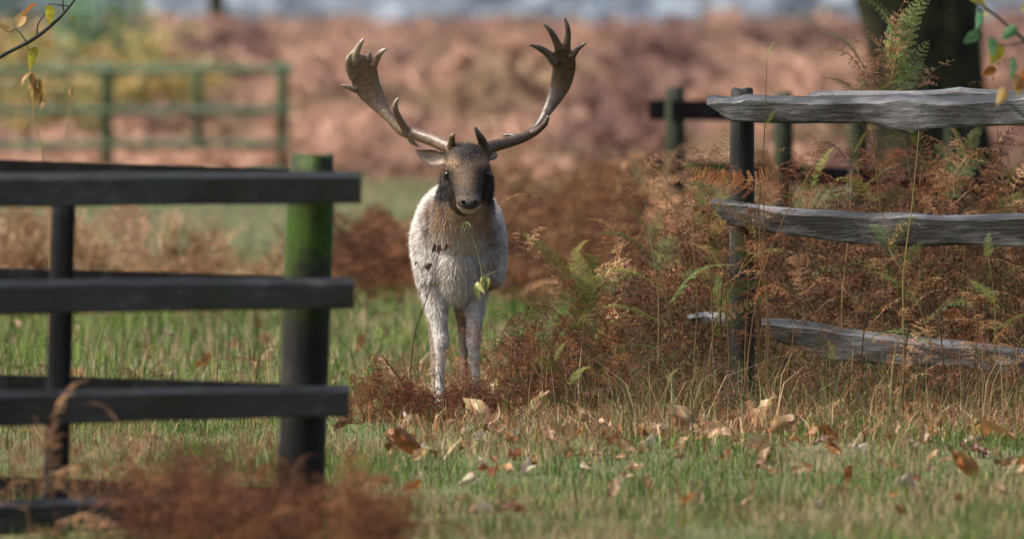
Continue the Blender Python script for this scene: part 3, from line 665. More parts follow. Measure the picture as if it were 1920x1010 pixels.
# yellow green shrubs beyond the mossy fence
SH = [(40, 150, 1.3, 1.55, [(.2, .16, .04), (.13, .15, .05), (.25, .15, .06)], 'yellow green shrub at the left end of the mossy fence'),
      (190, 158, .8, 2.1, [(.07, .17, .09), (.06, .13, .08), (.12, .17, .06)], 'blue green shrub rising tallest beyond the mossy fence'),
      (285, 152, .85, 1.35, [(.27, .18, .06), (.2, .17, .06), (.14, .15, .05)], 'golden shrub beyond the mossy fence post'),
      (110, 147, .7, 1.1, [(.2, .18, .07), (.16, .16, .06), (.3, .2, .08)], 'low olive shrub tucked behind the mossy rails'),
      (-60, 165, 1.2, 2.4, [(.03, .06, .045), (.04, .07, .04)], 'deep green shrub behind the hanging twig')]
for k, (px, d, rx, h, cs, lab) in enumerate(SH):
    b_ = G(px, d); sh = thing('shrub', lab, 'shrub', b_)
    for q in range(4): a = q * 1.6; add('stem', pyd('stem', tube([(0, 0, -.1), (.25 * math.cos(a) * rx, .25 * math.sin(a), h * .4), (.6 * math.cos(a) * rx, .5 * math.sin(a), h * .85)], [.03, .022, .008], 6)), M['twig'], sh)
    crown('crown', [leaf_cards(1700, (0, 0, h * .55), (rx * 1.15, .8, h * .6), .06, np.minimum(np.array(cs) * 1.9, .6), 90 + k, 0, 24)], sh)

# leaves of the saplings whose twigs reach into the picture
def leaf_mesh(name, c, L=.09, wd=.5, cup=.25, droop=.3, lobes=0, seed=0, crump=.02):
    r = random.Random(seed); n = 8; V, Q, C = [], [], []
    for i_ in range(n + 1):
        t_ = i_ / n; hw = L * wd * math.sin(math.pi * t_ ** .8) ** .8 * (1 - .25 * lobes * (i_ % 2)) * .5 + .0015
        z = -droop * L * t_ ** 2 + r.uniform(-.03, .03) * L
        for s in (-1, -.5, 0, .5, 1): V.append((L * t_ + r.uniform(-crump, crump) * L * .4, hw * s * r.uniform(1 - 2 * crump, 1), z + cup * hw * abs(s) ** 1.5 + r.uniform(-crump, crump) * L)); C.append([x * r.uniform(.8, 1.2) * (1.12 if s == 0 else 1) for x in c])
    for i_ in range(n):
        for j in range(4): a = i_ * 5 + j; Q.append((a, a + 1, a + 6, a + 5))
    me = mesh_np(name, V, Q, C, True); me.materials.append(M['leaf']); return me
twig_leaf = {k: leaf_mesh('leaf', c, .085, .62, .3, .35, 0, 5 + i_) for i_, (k, c) in enumerate(dict(green=(.09, .2, .08), teal=(.1, .22, .13), yellow=(.36, .3, .03), brown=(.25, .09, .02), tan=(.45, .3, .12)).items())}
def hang_leaf(root, p, colr, s, rot, part='leaf'):
    o = add(part, twig_leaf[colr], M['leaf'], root); o.location = Vector(p) - Vector(root.location); o.scale = (s,) * 3; o.rotation_euler = rot; return o
# left sapling with the twig across the corner
D1 = 61.5; s1 = thing('sapling', 'dark bare twig with a few yellow leaves hanging over the mossy fence', 'tree', G(-140, D1))
def wt(pts, rs, root, name, d=D1):
    P = [W(*p[:2], (p[2] if len(p) > 2 else d)) - Vector(root.location) for p in pts]; return add(name, pyd(name, tube(P, rs, 8, 5)), M['twig'], root)
wt([(-140, 790), (-138, 500), (-150, 200), (-130, -150)], [.03, .026, .022, .014], s1, 'trunk')
wt([(-146, 250), (-80, 160), (0, 107), (60, 75), (105, 40), (140, 0), (175, -60)], [.014, .012, .009, .0085, .007, .005, .003], s1, 'branch')
wt([(70, 68), (72, 45), (90, 20)], [.004, .003, .002], s1, 'twig'); wt([(120, 25), (118, 5), (122, -15)], [.004, .003, .002], s1, 'twig')
for px, py, cn, s, rot in [(70, 8, 'brown', .9, (.2, .4, 3.0)), (88, 10, 'yellow', 1.0, (1.2, 1.2, .3)), (55, 95, 'yellow', 1.0, (.8, 1.3, .1)), (66, 88, 'yellow', .7, (.3, 1.1, 2)), (30, 50, 'tan', .9, (1.3, -1.0, .3)), (45, 48, 'tan', .9, (1.4, -1.2, 1.1)), (20, 60, 'tan', .7, (1.2, -.6, 2.6)),
                           (130, 30, 'yellow', .5, (.4, .5, 0)), (5, 50, 'tan', .7, (.9, -.9, 2.2))]:
    hang_leaf(s1, W(px, py, D1 + random.uniform(-.03, .03)), cn, s, rot)
wt([(88, 12), (95, 8), (128, 12)], [.0022, .002, .003], s1, 'twig'); wt([(55, 95), (50, 84), (45, 82)], [.002, .002, .003], s1, 'twig'); wt([(20, 60), (32, 56), (50, 80)], [.002, .002, .003], s1, 'twig')
# right sapling
D2 = 50.5; s2 = thing('sapling', 'green and yellow leaved sapling reaching past the oak trunk over the grey rails', 'tree', G(2010, D2))
wt([(2010, 900), (2005, 500), (1990, 150), (1985, -140)], [.026, .022, .018, .012], s2, 'trunk', D2)
wt([(1993, 190), (1950, 110), (1880, 40), (1800, -20)], [.009, .007, .005, .003], s2, 'branch', D2)
wt([(1998, 330), (1950, 250), (1900, 200), (1865, 175)], [.008, .006, .004, .002], s2, 'branch', D2)
wt([(1880, 40), (1850, 20), (1825, 20)], [.003, .002, .0015], s2, 'twig', D2); wt([(1920, 80), (1880, 85), (1850, 75)], [.003, .002, .0015], s2, 'twig', D2)
for px, py, cn, s, rot in [(1832, 15, 'teal', .95, (.9, 1.35, .3)), (1838, 62, 'green', .8, (1.0, .4, 2.6)), (1855, 70, 'green', .8, (1.0, 1.2, 0)), (1815, -8, 'yellow', .8, (1.2, .3, .2)), (1845, 2, 'yellow', .8, (1.0, .8, 1.0)), (1880, 85, 'yellow', .9, (1.1, .9, 2.8)), (1905, 50, 'green', .8, (1.2, .6, 2.4)),
                           (1895, 108, 'green', .9, (1.0, 1.3, .4)), (1870, 130, 'brown', .7, (1.1, .2, 3)), (1900, 140, 'tan', 1.0, (1.1, 1.1, .2)), (1885, 165, 'tan', .8, (.9, .9, 2.0)), (1915, 15, 'yellow', .7, (1.2, .2, .1)), (1925, 5, 'brown', .8, (1.1, 1, .8)), (1930, 130, 'brown', 1, (1.1, .9, 2.2)), (1940, 60, 'green', 1, (1, .9, .4)), (1960, 180, 'yellow', 1, (1, .9, 3.0))]:
    hang_leaf(s2, W(px, py, D2 + random.uniform(-.06, .06)), cn, s, rot)

# tall dry plants on the left and the stems before the deer
def dry_plant(name, label, cat, d, stems, heads, mat_c, head_c, group=None):
    root = thing(name, label, cat, G(stems[0][0][0][0], d), group)
    for pts, r0 in stems:
        P = [W(px, py, d) - Vector(root.location) for px, py in pts]; vf = tube(P, list(np.linspace(r0, r0 * .4, len(P))), 6, 4)
        me = pyd('stem', vf); set_col(me, np.tile(mat_c, (len(me.vertices), 1))); add('stem', me, M['grass'], root)
    for px, py, nl, sz in heads:
        for q in range(nl):
            o = add('leaf', leaf_mesh('leaf', head_c, sz * random.uniform(.7, 1.2), .35, .5, .5, 0, q), M['leaf'], root)
            o.location = W(px, py, d) - Vector(root.location); o.rotation_euler = (random.uniform(-1, 1), random.uniform(.2, 1.4), random.uniform(0, 6.28))
    return root
dry_plant('dry_plant', 'golden dry plant with a drooping leafy head above the dark top rail', 'plant', 66, [([(95, 690), (92, 400), (75, 270), (62, 215), (66, 150)], .005)], [(70, 150, 5, .09), (62, 135, 4, .08), (75, 165, 4, .08)], (.4, .28, .12), (.38, .24, .08))
dry_plant('dry_plant', 'thin straw stalk with a small seed head above the dark top rail', 'plant', 66, [([(112, 690), (118, 350), (125, 250), (134, 170)], .003)], [(134, 165, 3, .04)], (.38, .27, .14), (.36, .22, .1))
dry_plant('dry_plant', 'rust umbel stem rising in front of the deer', 'plant', 58.4, [([(765, 800), (775, 640), (800, 560), (818, 490), (828, 462)], .0026), ([(800, 560), (795, 520), (780, 490)], .0016), ([(806, 530), (822, 510), (828, 495)], .0014)],
          [(826, 458, 4, .034), (815, 456, 3, .034), (838, 455, 3, .028), (781, 490, 2, .024), (805, 494, 4, .03)], (.07, .035, .025), (.075, .032, .022))
dry_plant('green_plant', 'pale green stem with a fuzzy yellow head before the chest of the deer', 'plant', 58.5, [([(935, 790), (918, 620), (905, 520), (893, 465), (876, 425)], .0026), ([(905, 520), (930, 508), (945, 500)], .0016), ([(908, 540), (890, 515)], .0015)],
          [(872, 416, 9, .03), (905, 518, 3, .05), (893, 530, 2, .06), (915, 520, 3, .045)], (.25, .25, .1), (.3, .31, .11))
# straw tufts inside the pen
for px, py in [(320, 386), (345, 470), (145, 388), (190, 440), (72, 420), (20, 410)]:
    root = thing('straw_tuft', ('tall' if py < 400 else 'short') + (' pale straw tuft inside the pen near the thin dark post' if px < 250 else ' pale straw tuft inside the pen between its two posts'), 'grass tuft', G(px, 79), 'straw tufts inside the pen')
    for q in range(26):
        x0 = random.gauss(0, 14); lean = random.gauss(0, 14); P = [W(px + x0, 588, 79), W(px + x0 + lean * .4, (588 + py) / 2, 79), W(px + x0 + lean, py + abs(random.gauss(0, 40)), 79 + random.gauss(0, .1))]
        me = pyd('stalk', tube([p - Vector(root.location) for p in P], [.008, .006, .003], 4, 3)); set_col(me, np.tile((.52, .36, .2), (len(me.vertices), 1))); add('stalk', me, M['grass'], root)

# ---------------------------------------------------------------- fallen leaves
LC = [(.27, .13, .055), (.36, .23, .12), (.2, .08, .035), (.31, .18, .09), (.46, .36, .26), (.28, .11, .03), (.13, .055, .03)]
fl = [leaf_mesh('fallen_leaf', c, .1, .75, .9, .7 * (-1) ** i_, 1, 20 + i_, .16) for i_, c in enumerate(LC)]
LN = ['orange brown', 'pale tan', 'rust red', 'buff', 'bleached cream', 'bright orange', 'dark brown']
spots = [(970, 800, 1.5, 0), (1265, 815, 1.3, 0), (790, 862, 1.2, 5), (1680, 925, 1.4, 4), (1600, 855, 1.0, 4), (1450, 852, 1.1, 1), (1360, 740, 1.1, 0), (1090, 765, 1.5, 1), (1150, 775, 1.2, 4), (1830, 830, 1.4, 0), (1840, 910, 1.1, 5), (770, 795, .9, 4), (705, 775, 1.0, 5), (1040, 815, 1., 4), (1205, 838, 1, 4)]
def lzone(px, py):
    if px < 640: return 'on the green grass seen between the dark rails'
    if py < 765 and px < 780: return 'on the grass between the mossy post and the deer'
    side = 'before the deer' if px < 1000 else 'between the deer and the grey post' if px < 1340 else 'below the grey post' if px < 1500 else 'below the lowest grey rail'
    return ('at bracken edge ' if py < 850 else 'in open grass ' if py < 930 else 'far out in grass ') + side
def leaf_d(py):   # ground distance for a photo row
    lo, hi = 40, 120
    for _ in range(40):
        m_ = (lo + hi) / 2; lo, hi = (m_, hi) if 10 + (CAMZ - gz1(0, m_)) * F / m_ > py else (lo, m_)
    return lo
allsp = spots + [(random.uniform(640, 2000), random.triangular(785, 1010, 800), random.uniform(.35, .8), random.choice((0, 1, 1, 2, 3, 3, 4, 5, 6, 6))) for _ in range(170)] + [(random.uniform(880, 1560), random.uniform(775, 835), random.uniform(.7, 1.25), random.choice((0, 1, 1, 3, 3, 4))) for _ in range(38)] + [(random.uniform(0, 760), random.uniform(590, 760), random.uniform(.6, 1.0), random.randrange(7)) for _ in range(30)]
for px, py, s, c in allsp:
    d = leaf_d(py + 4); p = G(px, d)
    o = add('fallen_leaf', fl[c], M['leaf'], None, f"{'big' if s > .95 else 'small' if s < .55 else 'middling'} {LN[c]} fallen leaf {lzone(px, py)}", 'leaf', f'{LN[c]} fallen leaves', None, p + Vector((0, 0, .02 + .02 * random.random())))
    o.scale = (s * 1.1,) * 3; o.rotation_euler = (random.uniform(-.7, .7) + (.6 if random.random() < .5 else -.6), random.uniform(-.6, .6), random.uniform(0, 6.28))

# ---------------------------------------------------------------- the fallow buck
DD = 59.26; SC = F / DD; OX = 862
deer = thing('fallow_deer', 'pale fallow buck with wide palmate antlers facing straight ahead', 'deer', G(OX, DD))
DZ = CAMZ - deer.location.z
def L(px, py, y): return ((px - OX) / SC, y, DZ - (py - 10) / SC)
def SQ(px, py, y, hw, hh): a = L(px, py, y); return (*a, hw / SC, hh / SC)
parts = []
# trunk of the body, front to back
parts.append(loft([SQ(864, 468, -.03, 26, 40), SQ(863, 466, .03, 55, 74), SQ(862, 458, .13, 76, 97), SQ(861, 452, .27, 80, 108), SQ(860, 450, .45, 84, 102), SQ(859, 448, .65, 84, 96), SQ(855, 440, .85, 78, 90), SQ(851, 432, 1.0, 70, 82), SQ(849, 440, 1.1, 40, 56)], 24, 4, (1, 0, 0)))
# brisket
parts.append(loft([SQ(863, 430, .05, 30, 30), SQ(860, 485, .03, 44, 42), SQ(857, 530, .045, 37, 36), SQ(854, 564, .09, 18, 18)], 16, 4, (1, 0, 0)))
# shoulders
for cx, sx in ((811, -1), (906, 1)):
    parts.append(loft([SQ(cx + 12 * -sx, 390, .16, 24, 50), SQ(cx, 440, .14, 38, 62), SQ(cx + 3, 490, .11, 38, 58), SQ(cx + 5 - 8 * sx * 0, 535, .09, 30, 42)], 18, 4, (1, 0, 0)))
# neck
parts.append(loft([SQ(864, 450, .12, 62, 70), SQ(866, 425, .02, 60, 62), SQ(869, 395, -.07, 56, 56), SQ(872, 362, -.12, 50, 50), SQ(874, 330, -.14, 42, 46), SQ(875, 305, -.15, 36, 40)], 20, 4, (1, 0, 0)))
# head along its sloping axis
parts.append(loft([SQ(877, 296, -.09, 28, 20), SQ(876, 299, -.145, 38, 31), SQ(876, 316, -.20, 39, 40), SQ(877, 338, -.255, 32, 38), SQ(878, 356, -.31, 26, 31), SQ(879, 371, -.355, 24, 26), SQ(880, 380, -.385, 23, 21), SQ(880, 385, -.40, 15, 12)], 20, 4, (1, 0, 0)))
# brow ridges and cheeks
for sx in (-1, 1):
    parts.append(loft([SQ(876 + sx * 30, 306, -.17, 9, 9), SQ(876 + sx * 36, 315, -.205, 9, 10), SQ(876 + sx * 34, 330, -.22, 8, 9)], 10, 3, (1, 0, 0)))
    parts.append(loft([SQ(875 + sx * 34, 325, -.15, 13, 20), SQ(875 + sx * 35, 350, -.15, 15, 22), SQ(876 + sx * 26, 372, -.17, 14, 18)], 12, 3, (1, 0, 0)))
# chin
parts.append(loft([SQ(877, 376, -.27, 18, 15), SQ(879, 388, -.325, 17, 12), SQ(880, 391, -.355, 14, 8)], 12, 3, (1, 0, 0)))
# forelegs
parts.append(loft([SQ(812, 510, .10, 30, 40), SQ(816, 548, .09, 23, 30), SQ(820, 585, .07, 18, 22), SQ(825, 622, .06, 15, 17), SQ(828, 642, .05, 14.5, 16), SQ(827, 662, .055, 11, 12), SQ(825, 700, .06, 8, 9), SQ(825, 740, .065, 8, 9), SQ(825, 756, .055, 9.5, 11), SQ(824, 768, .035, 10, 13), SQ(824, 781, .02, 13, 20)], 14, 4, (1, 0, 0)))
parts.append(loft([SQ(900, 510, .13, 28, 40), SQ(893, 548, .12, 22, 30), SQ(889, 585, .11, 17, 22), SQ(889, 620, .10, 14, 17), SQ(888, 642, .09, 13.5, 16), SQ(889, 662, .095, 10, 12), SQ(891, 700, .10, 7.5, 9), SQ(892, 740, .105, 7.5, 9), SQ(892, 756, .095, 9.5, 11), SQ(893, 768, .075, 10, 13), SQ(893, 781, .06, 13, 20)], 14, 4, (1, 0, 0)))
# hind legs: knee forward, hock back
for cx, o in ((796, 0), (886, 1)):
    hx = 811 if not o else 866
    parts.append(loft([SQ(cx + 4, 440, .93, 30, 80), SQ(cx + (4 if not o else -4), 500, .88, 26, 70), SQ((cx + hx) / 2, 548, .90, 19, 40), SQ(hx - 2, 590, 1.0, 12, 22), SQ(hx, 625, 1.06, 10, 17), SQ(hx + 1, 650, 1.05, 8.5, 12), SQ(hx + 2, 700, 1.02, 7.5, 9), SQ(hx + 2, 745, 1.0, 8, 9.5), SQ(hx + 2, 762, .98, 9, 12), SQ(hx + 2, 778, .955, 12, 20)], 14, 4, (1, 0, 0)))
body = remesh('body', join(parts), .006, 6, .5)
P = verts(body).astype(float); Nn = norms(body).astype(float)
bvh = BVHTree.FromPolygons([tuple(p) for p in P], [tuple(f.vertices) for f in body.polygons])
def fur_col(P, jit=None):
    x = P[:, 0] * SC + OX; y = P[:, 1]; z = 10 + (DZ - P[:, 2]) * SC           # in photo pixels of the deer's own front view
    nz = vn(x * .06, z * .05 + y * 9, 61); n2 = vn(x * .2, z * .12 + y * 30, 62)
    white = np.array([.55, .52, .475]); grey = np.array([.36, .31, .26]); tan = np.array([.31, .205, .125]); brown = np.array([.13, .085, .055]); black = np.array([.022, .019, .018])
    c = white[None] * np.ones((len(P), 1))
    def blend(c, k, f): return c * (1 - f[:, None]) + np.asarray(k)[None] * f[:, None]
    c = blend(c, grey, sst(.5, .8, nz * .6 + n2 * .4) * .7)
    # brown streaks between shoulder and neck
    sh = np.exp(-((x - 806 - (z - 380) * .0) / 13) ** 2) * sst(350, 400, z) * sst(490, 430, z) * sst(.35, .1, y)
    sh2 = np.exp(-((x - 922) / 12) ** 2) * sst(400, 440, z) * sst(560, 500, z)
    c = blend(c, brown * 1.3, np.clip(sh * 1.0 * (.4 + n2) + sh2 * .8 * (.4 + n2), 0, 1))
    # flank, belly and hindquarters
    c = blend(c, brown * 1.2, sst(.72, .9, y) * sst(455, 500, z) * .9)
    c = blend(c, tan * .8, sst(.8, .95, y) * sst(560, 600, z))
    c = blend(c, grey * .8, sst(.3, .5, y) * sst(520, 550, z) * .5)  # belly shadow painted into the coat as darker grey
    # front of the neck
    nk = sst(.16, .05, y) * sst(62, 46, np.abs(x - 867)) * sst(300, 330, z) * sst(466, 412, z + 22 * (nz - .5))
    c = blend(c, tan, nk * .95)
    nkd = sst(.1, .0, y) * sst(.45, .9, np.abs(x - 870) / 58) * sst(345, 365, z) * sst(430, 390, z)
    c = blend(c, brown, nkd * .6)
    # greyer coat down the middle of the chest
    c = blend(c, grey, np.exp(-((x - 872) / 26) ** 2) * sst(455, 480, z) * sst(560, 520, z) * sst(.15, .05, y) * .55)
    # head
    hd = sst(-.06, -.10, y) * sst(402, 396, z) * sst(300, 300.5, 700 - z)
    hd = ((y < -.10) & (z < 372 + 0 * x)) | ((y < -.2) & (z < 405)); hd = hd.astype(float)
    face = np.array([.075, .05, .032]); c = blend(c, face, hd * .97)
    c = blend(c, tan * 1.1, hd * np.exp(-(((np.abs(x - 876) - 27) / 11) ** 2 + ((z - 304) / 10) ** 2)) * 1.0)      # pale brows
    c = blend(c, np.array([.125, .086, .054]), hd * np.exp(-(((x - 877) / 18) ** 2 + ((z - 332) / 16) ** 2)) * .6)
    c = blend(c, black * 1.3, hd * np.clip(1.5 * np.exp(-(((x - 880) / 25) ** 2 + ((z - 284) / 15) ** 2)) * (.7 + .6 * n2), 0, 1) * .95)                   # crown tuft
    c = blend(c, black * 1.5, np.clip(2.2 * np.exp(-(((np.abs(x - 875) - 40) / 18) ** 2 + ((z - 356) / 22) ** 2)), 0, 1) * (y < -.05) * .97)  # dark cheeks
    c = blend(c, black * 1.6, hd * np.exp(-(((np.abs(x - 876) - 38) / 9) ** 2 + ((z - 326) / 8) ** 2)) * .9)
    mz = hd * (y < -.25)
    c = blend(c, black * 2.2, mz * np.exp(-(((x - 879) / 28) ** 2 + ((z - 360) / 8) ** 2)) * .9)
    c = blend(c, grey * .75, mz * np.exp(-(((x - 880) / 17) ** 2 + ((z - 372) / 7) ** 2)) * .8)
    lip = mz * sst(389 - .018 * (x - 880) ** 2, 391 - .018 * (x - 880) ** 2, z) * sst(27, 23, np.abs(x - 880)) * sst(402, 397, z + .016 * (x - 880) ** 2)
    c = blend(c, (.46, .41, .35), np.clip(lip, 0, 1) * .95)
    # hooves
    c = blend(c, black * 1.5, sst(771, 774, z))
    return c
set_col(body, fur_col(P) * (.9 + .2 * rng.random((len(P), 1))))
M['hide'] = foliage_mat('deer_hide', 0, .75, 0, spec=.15)
M['fur'] = foliage_mat('deer_fur', .2, .6, 0, spec=.2)
add('body', body, M['hide'], deer)
# fur
nf = 85000
tri = np.array([tuple(f.vertices)[:3] for f in body.polygons] + [(f.vertices[0], f.vertices[2], f.vertices[3]) for f in body.polygons if len(f.vertices) == 4])
A, B_, C_ = P[tri[:, 0]], P[tri[:, 1]], P[tri[:, 2]]; ar = np.linalg.norm(np.cross(B_ - A, C_ - A), axis=1)
k = rng.choice(len(tri), nf, p=ar / ar.sum()); u, v_ = rng.random(nf), rng.random(nf); fl_ = u + v_ > 1; u[fl_], v_[fl_] = 1 - u[fl_], 1 - v_[fl_]
Q = A[k] + (B_[k] - A[k]) * u[:, None] + (C_[k] - A[k]) * v_[:, None]; NQ = Nn[tri[k, 0]]
xpx = Q[:, 0] * SC + OX; zpx = 10 + (DZ - Q[:, 2]) * SC
head = (Q[:, 1] < -.17) ; legs = zpx > 590
ln = np.where(head, .013, np.where(legs, .010, .024)) * (.6 + .8 * rng.random(nf)); ln = np.where((Q[:, 1] < -.3), .005, ln)
tuft = (np.abs(xpx - 878) < 22) & (zpx < 296) & head; ln = np.where(tuft, .014, ln)
flow = np.stack([np.zeros(nf), np.full(nf, .45), np.full(nf, -.9)], -1); flow[head] = (0, .5, .8)
flow = flow - NQ * (flow * NQ).sum(1)[:, None]; flow /= np.linalg.norm(flow, axis=1)[:, None] + 1e-6
dv = flow + NQ * (.35 + .35 * rng.random((nf, 1))) + rng.normal(size=(nf, 3)) * .22; dv /= np.linalg.norm(dv, axis=1)[:, None]
sd_ = np.cross(dv, NQ + rng.normal(size=(nf, 3)) * .3); sd_ /= np.linalg.norm(sd_, axis=1)[:, None] + 1e-6
wd = np.where(head, .0015, .0019)[:, None]
keep = zpx < 768
V = np.stack([Q - sd_ * wd, Q + sd_ * wd, Q + dv * ln[:, None]], 1)[keep]
Cc = (fur_col(Q) * np.where(head[:, None], .35 + 1.3 * rng.random((nf, 1)), .75 + .5 * rng.random((nf, 1))))[keep]
fo = add('fur', mesh_np('fur', V.reshape(-1, 3), np.arange(3 * len(V)).reshape(-1, 3), np.repeat(Cc, 3, 0)), M['fur'], deer); fo['kind'] = 'stuff'

# eyes, nose, ears
def solid(name, colr, rough, spec=.5):
    m_, t_, b_ = newmat(name); b_.inputs['Base Color'].default_value = (*colr, 1); b_.inputs['Roughness'].default_value = rough; b_.inputs['Specular IOR Level'].default_value = spec
    return m_
M['eye'] = solid('deer_eye', (.006, .005, .004), .06); M['nose'] = None
m, t, b = newmat('deer_nose'); M['nose'] = m
c = ramp(t, noise(t, mapping(t, (1, 1, 1)), 160, 3), [(.35, (.012, .011, .011)), (.65, (.045, .038, .036))]); t.links.new(c, b.inputs['Base Color']); b.inputs['Roughness'].default_value = .32
bump(t, b, noise(t, mapping(t, (1, 1, 1)), 300, 2), .3, .002)
def ell(px, py, hw, hh, hd, off, sides=12):
    x0, _, z0 = L(px, py, 0); hit = bvh.ray_cast(Vector((x0, -2, z0)), Vector((0, 1, 0)))[0]; y0 = hit.y + off
    bm = bmesh.new(); bmesh.ops.create_uvsphere(bm, u_segments=sides, v_segments=sides // 2 + 2, radius=1)
    for v_ in bm.verts: v_.co = Vector((x0 + v_.co.x * hw / SC, y0 + v_.co.y * hd / SC, z0 + v_.co.z * hh / SC))
    me = bpy.data.meshes.new('m'); bm.to_mesh(me); bm.free(); me.polygons.foreach_set('use_smooth', np.ones(len(me.polygons), bool)); return me
for px in (840, 913): add('eye', ell(px, 325, 7, 5.4, 6.5, .003), M['eye'], deer)
nose = add('nose', ell(880, 380, 17, 10.5, 10, .012, 18), M['nose'], deer)
M['nostril'] = solid('nostril', (.004, .003, .003), .7, .1)
for px in (869, 891):
    add('nostril', ell(px, 376, 4.5, 3.4, 4, -.008, 8), M['nostril'], nose)
def ear(pts, name):
    """pts: rows of (centre px, centre py, y, half width px); cupped leaf shape with thickness"""
    S = catmull([(*L(a, b_, y), hw / SC) for a, b_, y, hw in pts], 5); T = np.gradient(S[:, :3], axis=0); T /= np.linalg.norm(T, axis=1)[:, None]
    V, Fc, C = [], [], []; m_ = 9; n = len(S)
    for i_ in range(n):
        s_ = np.cross(T[i_], [0, 1, 0]); s_ /= np.linalg.norm(s_)
        for side in (0, 1):
            for j in range(m_):
                q = j / (m_ - 1) * 2 - 1; cup = .9 * S[i_, 3] * (1 - abs(q) ** 1.7)
                wob = .0015 * math.sin(i_ * 1.3) * abs(q) ** 3
                V.append(tuple(S[i_, :3] + s_ * (S[i_, 3] * q + wob) + np.array([0, cup + side * .005, 0]))); C.append(np.array([.34, .27, .2]) * (.4 if abs(q) > .7 else 1) * random.uniform(.7, 1.25) if side == 0 else np.array([.12, .09, .065]))
    w2 = 2 * m_
    for i_ in range(n - 1):
        for j in range(m_ - 1):
            a = i_ * w2 + j; Fc.append((a, a + 1, a + 1 + w2, a + w2)); a += m_; Fc.append((a, a + w2, a + 1 + w2, a + 1))
        for j in (0, m_ - 1): a = i_ * w2 + j; Fc.append((a, a + m_, a + m_ + w2, a + w2))
    me = pyd(name, (V, Fc)); set_col(me, C); add(name, me, M['hide'], deer)
ear([(840, 298, -.12, 8), (828, 297, -.115, 13), (812, 296, -.10, 16), (798, 291, -.09, 12), (787, 286, -.085, 6), (779, 282, -.08, 1.5)], 'ear')
ear([(910, 292, -.10, 8), (918, 290, -.07, 11), (925, 288, -.03, 11), (930, 287, .0, 8), (932, 286, .03, 2)], 'ear')

# antlers
def antler(beam, palm, tines):
    ps = []
    ps.append(tube([L(*b_[:3]) for b_ in beam], [b_[3] / SC for b_ in beam], 14, 5))
    S = [(*L(a, b_, y), hw / SC, th / SC) for a, b_, y, hw, th in palm]
    d0 = np.array(S[-1][:3]) - np.array(S[0][:3]); ax = np.cross(d0, [0, 1, 0])
    ps.append(loft(S, 20, 5, ax))
    for tn in tines: ps.append(tube([L(*q[:3]) for q in tn], [q[3] / SC for q in tn], 10, 4))
    return remesh('antler', join(ps), .0034, 3, .4)
la = antler([(858, 290, -.10, 13), (850, 280, -.09, 16), (842, 276, -.08, 14), (815, 264, -.04, 12.5), (785, 254, .0, 11.5), (758, 246, .03, 11.5), (738, 229, .05, 10), (722, 208, .07, 9)],
    [(730, 222, .06, 9, 8), (716, 203, .075, 14, 7), (703, 185, .08, 20, 6), (690, 165, .075, 25, 5.5), (683, 145, .06, 27, 5), (681, 126, .04, 26, 5), (683, 110, .02, 20, 4.5), (684, 104, .015, 12, 3)],
    [[(668, 170, .07, 6), (655, 165, .06, 5), (646, 162, .05, 4), (639, 160, .04, 2)], [(662, 146, .05, 9), (654, 128, .03, 7), (653, 112, .02, 6), (661, 97, .0, 2)],
     [(668, 122, .03, 9), (667, 103, .01, 8), (674, 85, -.01, 5.5), (683, 72, -.02, 2)], [(700, 124, .03, 8), (708, 107, .01, 6.5), (716, 97, -.01, 5), (726, 91, -.02, 2)], [(691, 112, .02, 7), (694, 97, .01, 2)],
     [(764, 247, .02, 9), (752, 229, -.03, 7.5), (742, 208, -.07, 6.5), (742, 193, -.09, 5), (748, 183, -.10, 2.2)],
     [(846, 280, -.09, 9), (847, 266, -.14, 7.5), (848, 255, -.18, 5.5), (852, 252, -.20, 3)], [(768, 255, .03, 6), (772, 266, .06, 5), (784, 275, .09, 2)]])
ra = antler([(903, 290, -.10, 12), (911, 281, -.09, 15), (920, 275, -.08, 12.5), (948, 268, -.04, 11), (980, 258, .0, 10), (1003, 244, .03, 9.5), (1017, 226, .05, 9), (1026, 206, .07, 8)],
    [(1022, 214, .06, 9, 8), (1031, 200, .075, 11, 7), (1042, 180, .085, 15, 6), (1051, 158, .085, 20, 5.5), (1057, 132, .07, 22, 5), (1057, 112, .05, 23, 5), (1055, 96, .03, 18, 4.5), (1054, 86, .02, 11, 3)],
    [[(1042, 118, .05, 11), (1026, 100, .03, 8), (1008, 89, .01, 5.5), (992, 84, -.01, 2)], [(1049, 94, .03, 9), (1040, 72, .01, 7), (1030, 56, -.01, 5), (1019, 45, -.02, 2)],
     [(1061, 92, .03, 9), (1065, 66, .01, 6), (1063, 48, .0, 5), (1058, 33, -.01, 2)], [(1070, 108, .04, 9), (1082, 94, .03, 5), (1091, 86, .02, 4), (1099, 80, .01, 2)],
     [(1000, 250, .01, 8), (1014, 240, -.03, 6), (1023, 230, -.06, 5.5), (1028, 217, -.08, 3)], [(972, 258, .03, 6), (958, 254, .05, 5), (943, 254, .06, 2.5)],
     [(907, 284, -.09, 11), (905, 266, -.13, 9), (897, 250, -.17, 6), (890, 237, -.19, 2)]])
m, t, b = newmat('antler'); M['antler'] = m
a_ = N(t, 'ShaderNodeAttribute', attribute_name='col'); v = mapping(t, (1, 1, 1)); g = noise(t, v, 55, 6, .7)
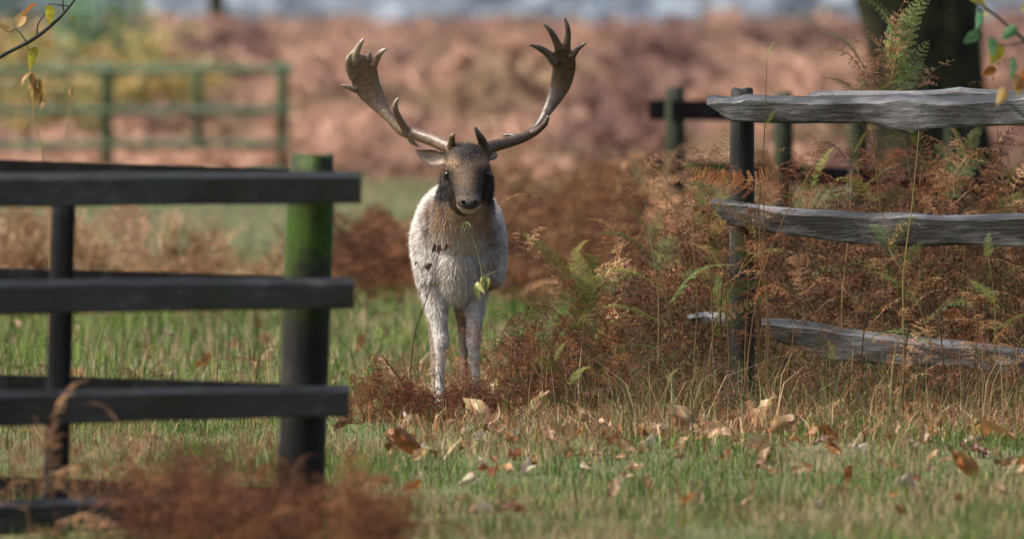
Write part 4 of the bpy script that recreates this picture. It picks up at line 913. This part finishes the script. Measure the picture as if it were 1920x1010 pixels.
c = mixc(t, 1., a_.outputs['Color'], ramp(t, g, [(.3, (.45, .42, .4)), (.7, (1.35, 1.3, 1.25))]), 'MULTIPLY')
t.links.new(c, b.inputs['Base Color']); b.inputs['Roughness'].default_value = .36; bump(t, b, noise(t, v, 90, 5), .5, .004)
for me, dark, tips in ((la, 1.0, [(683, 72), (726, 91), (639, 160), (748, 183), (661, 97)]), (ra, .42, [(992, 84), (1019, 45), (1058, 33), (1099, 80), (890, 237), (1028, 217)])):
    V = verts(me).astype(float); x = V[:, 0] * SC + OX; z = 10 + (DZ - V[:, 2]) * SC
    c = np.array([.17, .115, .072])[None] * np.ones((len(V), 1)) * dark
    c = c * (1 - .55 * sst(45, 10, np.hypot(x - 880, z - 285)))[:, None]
    tp = np.zeros(len(V))
    for a, b_ in tips: tp = np.maximum(tp, sst(26, 4, np.hypot(x - a, z - b_)))
    c = c * (1 - tp[:, None] * .7) + np.array([.42, .36, .28])[None] * tp[:, None] * (.7 if dark > .8 else .25)
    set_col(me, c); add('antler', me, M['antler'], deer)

# ---------------------------------------------------------------- water drops on the stems
dm, t, b = newmat('water_drop'); b.inputs['Base Color'].default_value = (1, 1, 1, 1); b.inputs['Roughness'].default_value = .02; b.inputs['Transmission Weight'].default_value = 1; b.inputs['IOR'].default_value = 1.33
bm = bmesh.new()
for o in [o for o in col.objects if o.name.startswith('frond') and o.parent and 56 < o.parent.location.y < 60.5][::2]:
    me = o.data; Mx = o.parent.matrix_basis @ o.matrix_basis
    for _ in range(2):
        p = Mx @ me.vertices[random.randrange(len(me.vertices))].co
        bmesh.ops.create_icosphere(bm, subdivisions=1, radius=random.uniform(.0015, .0035), matrix=Matrix.Translation(p - Vector((0, 0, .002))))
me = bpy.data.meshes.new('rain_drops'); bm.to_mesh(me); bm.free(); me.polygons.foreach_set('use_smooth', np.ones(len(me.polygons), bool))
add('rain_drops', me, dm, None, 'tiny clear rain drops hanging on the bracken', 'drops', None, 'stuff')
print('plants', NPL[0], 'objects', len(bpy.data.objects), 'tris', sum(len(m_.polygons) for m_ in bpy.data.meshes))
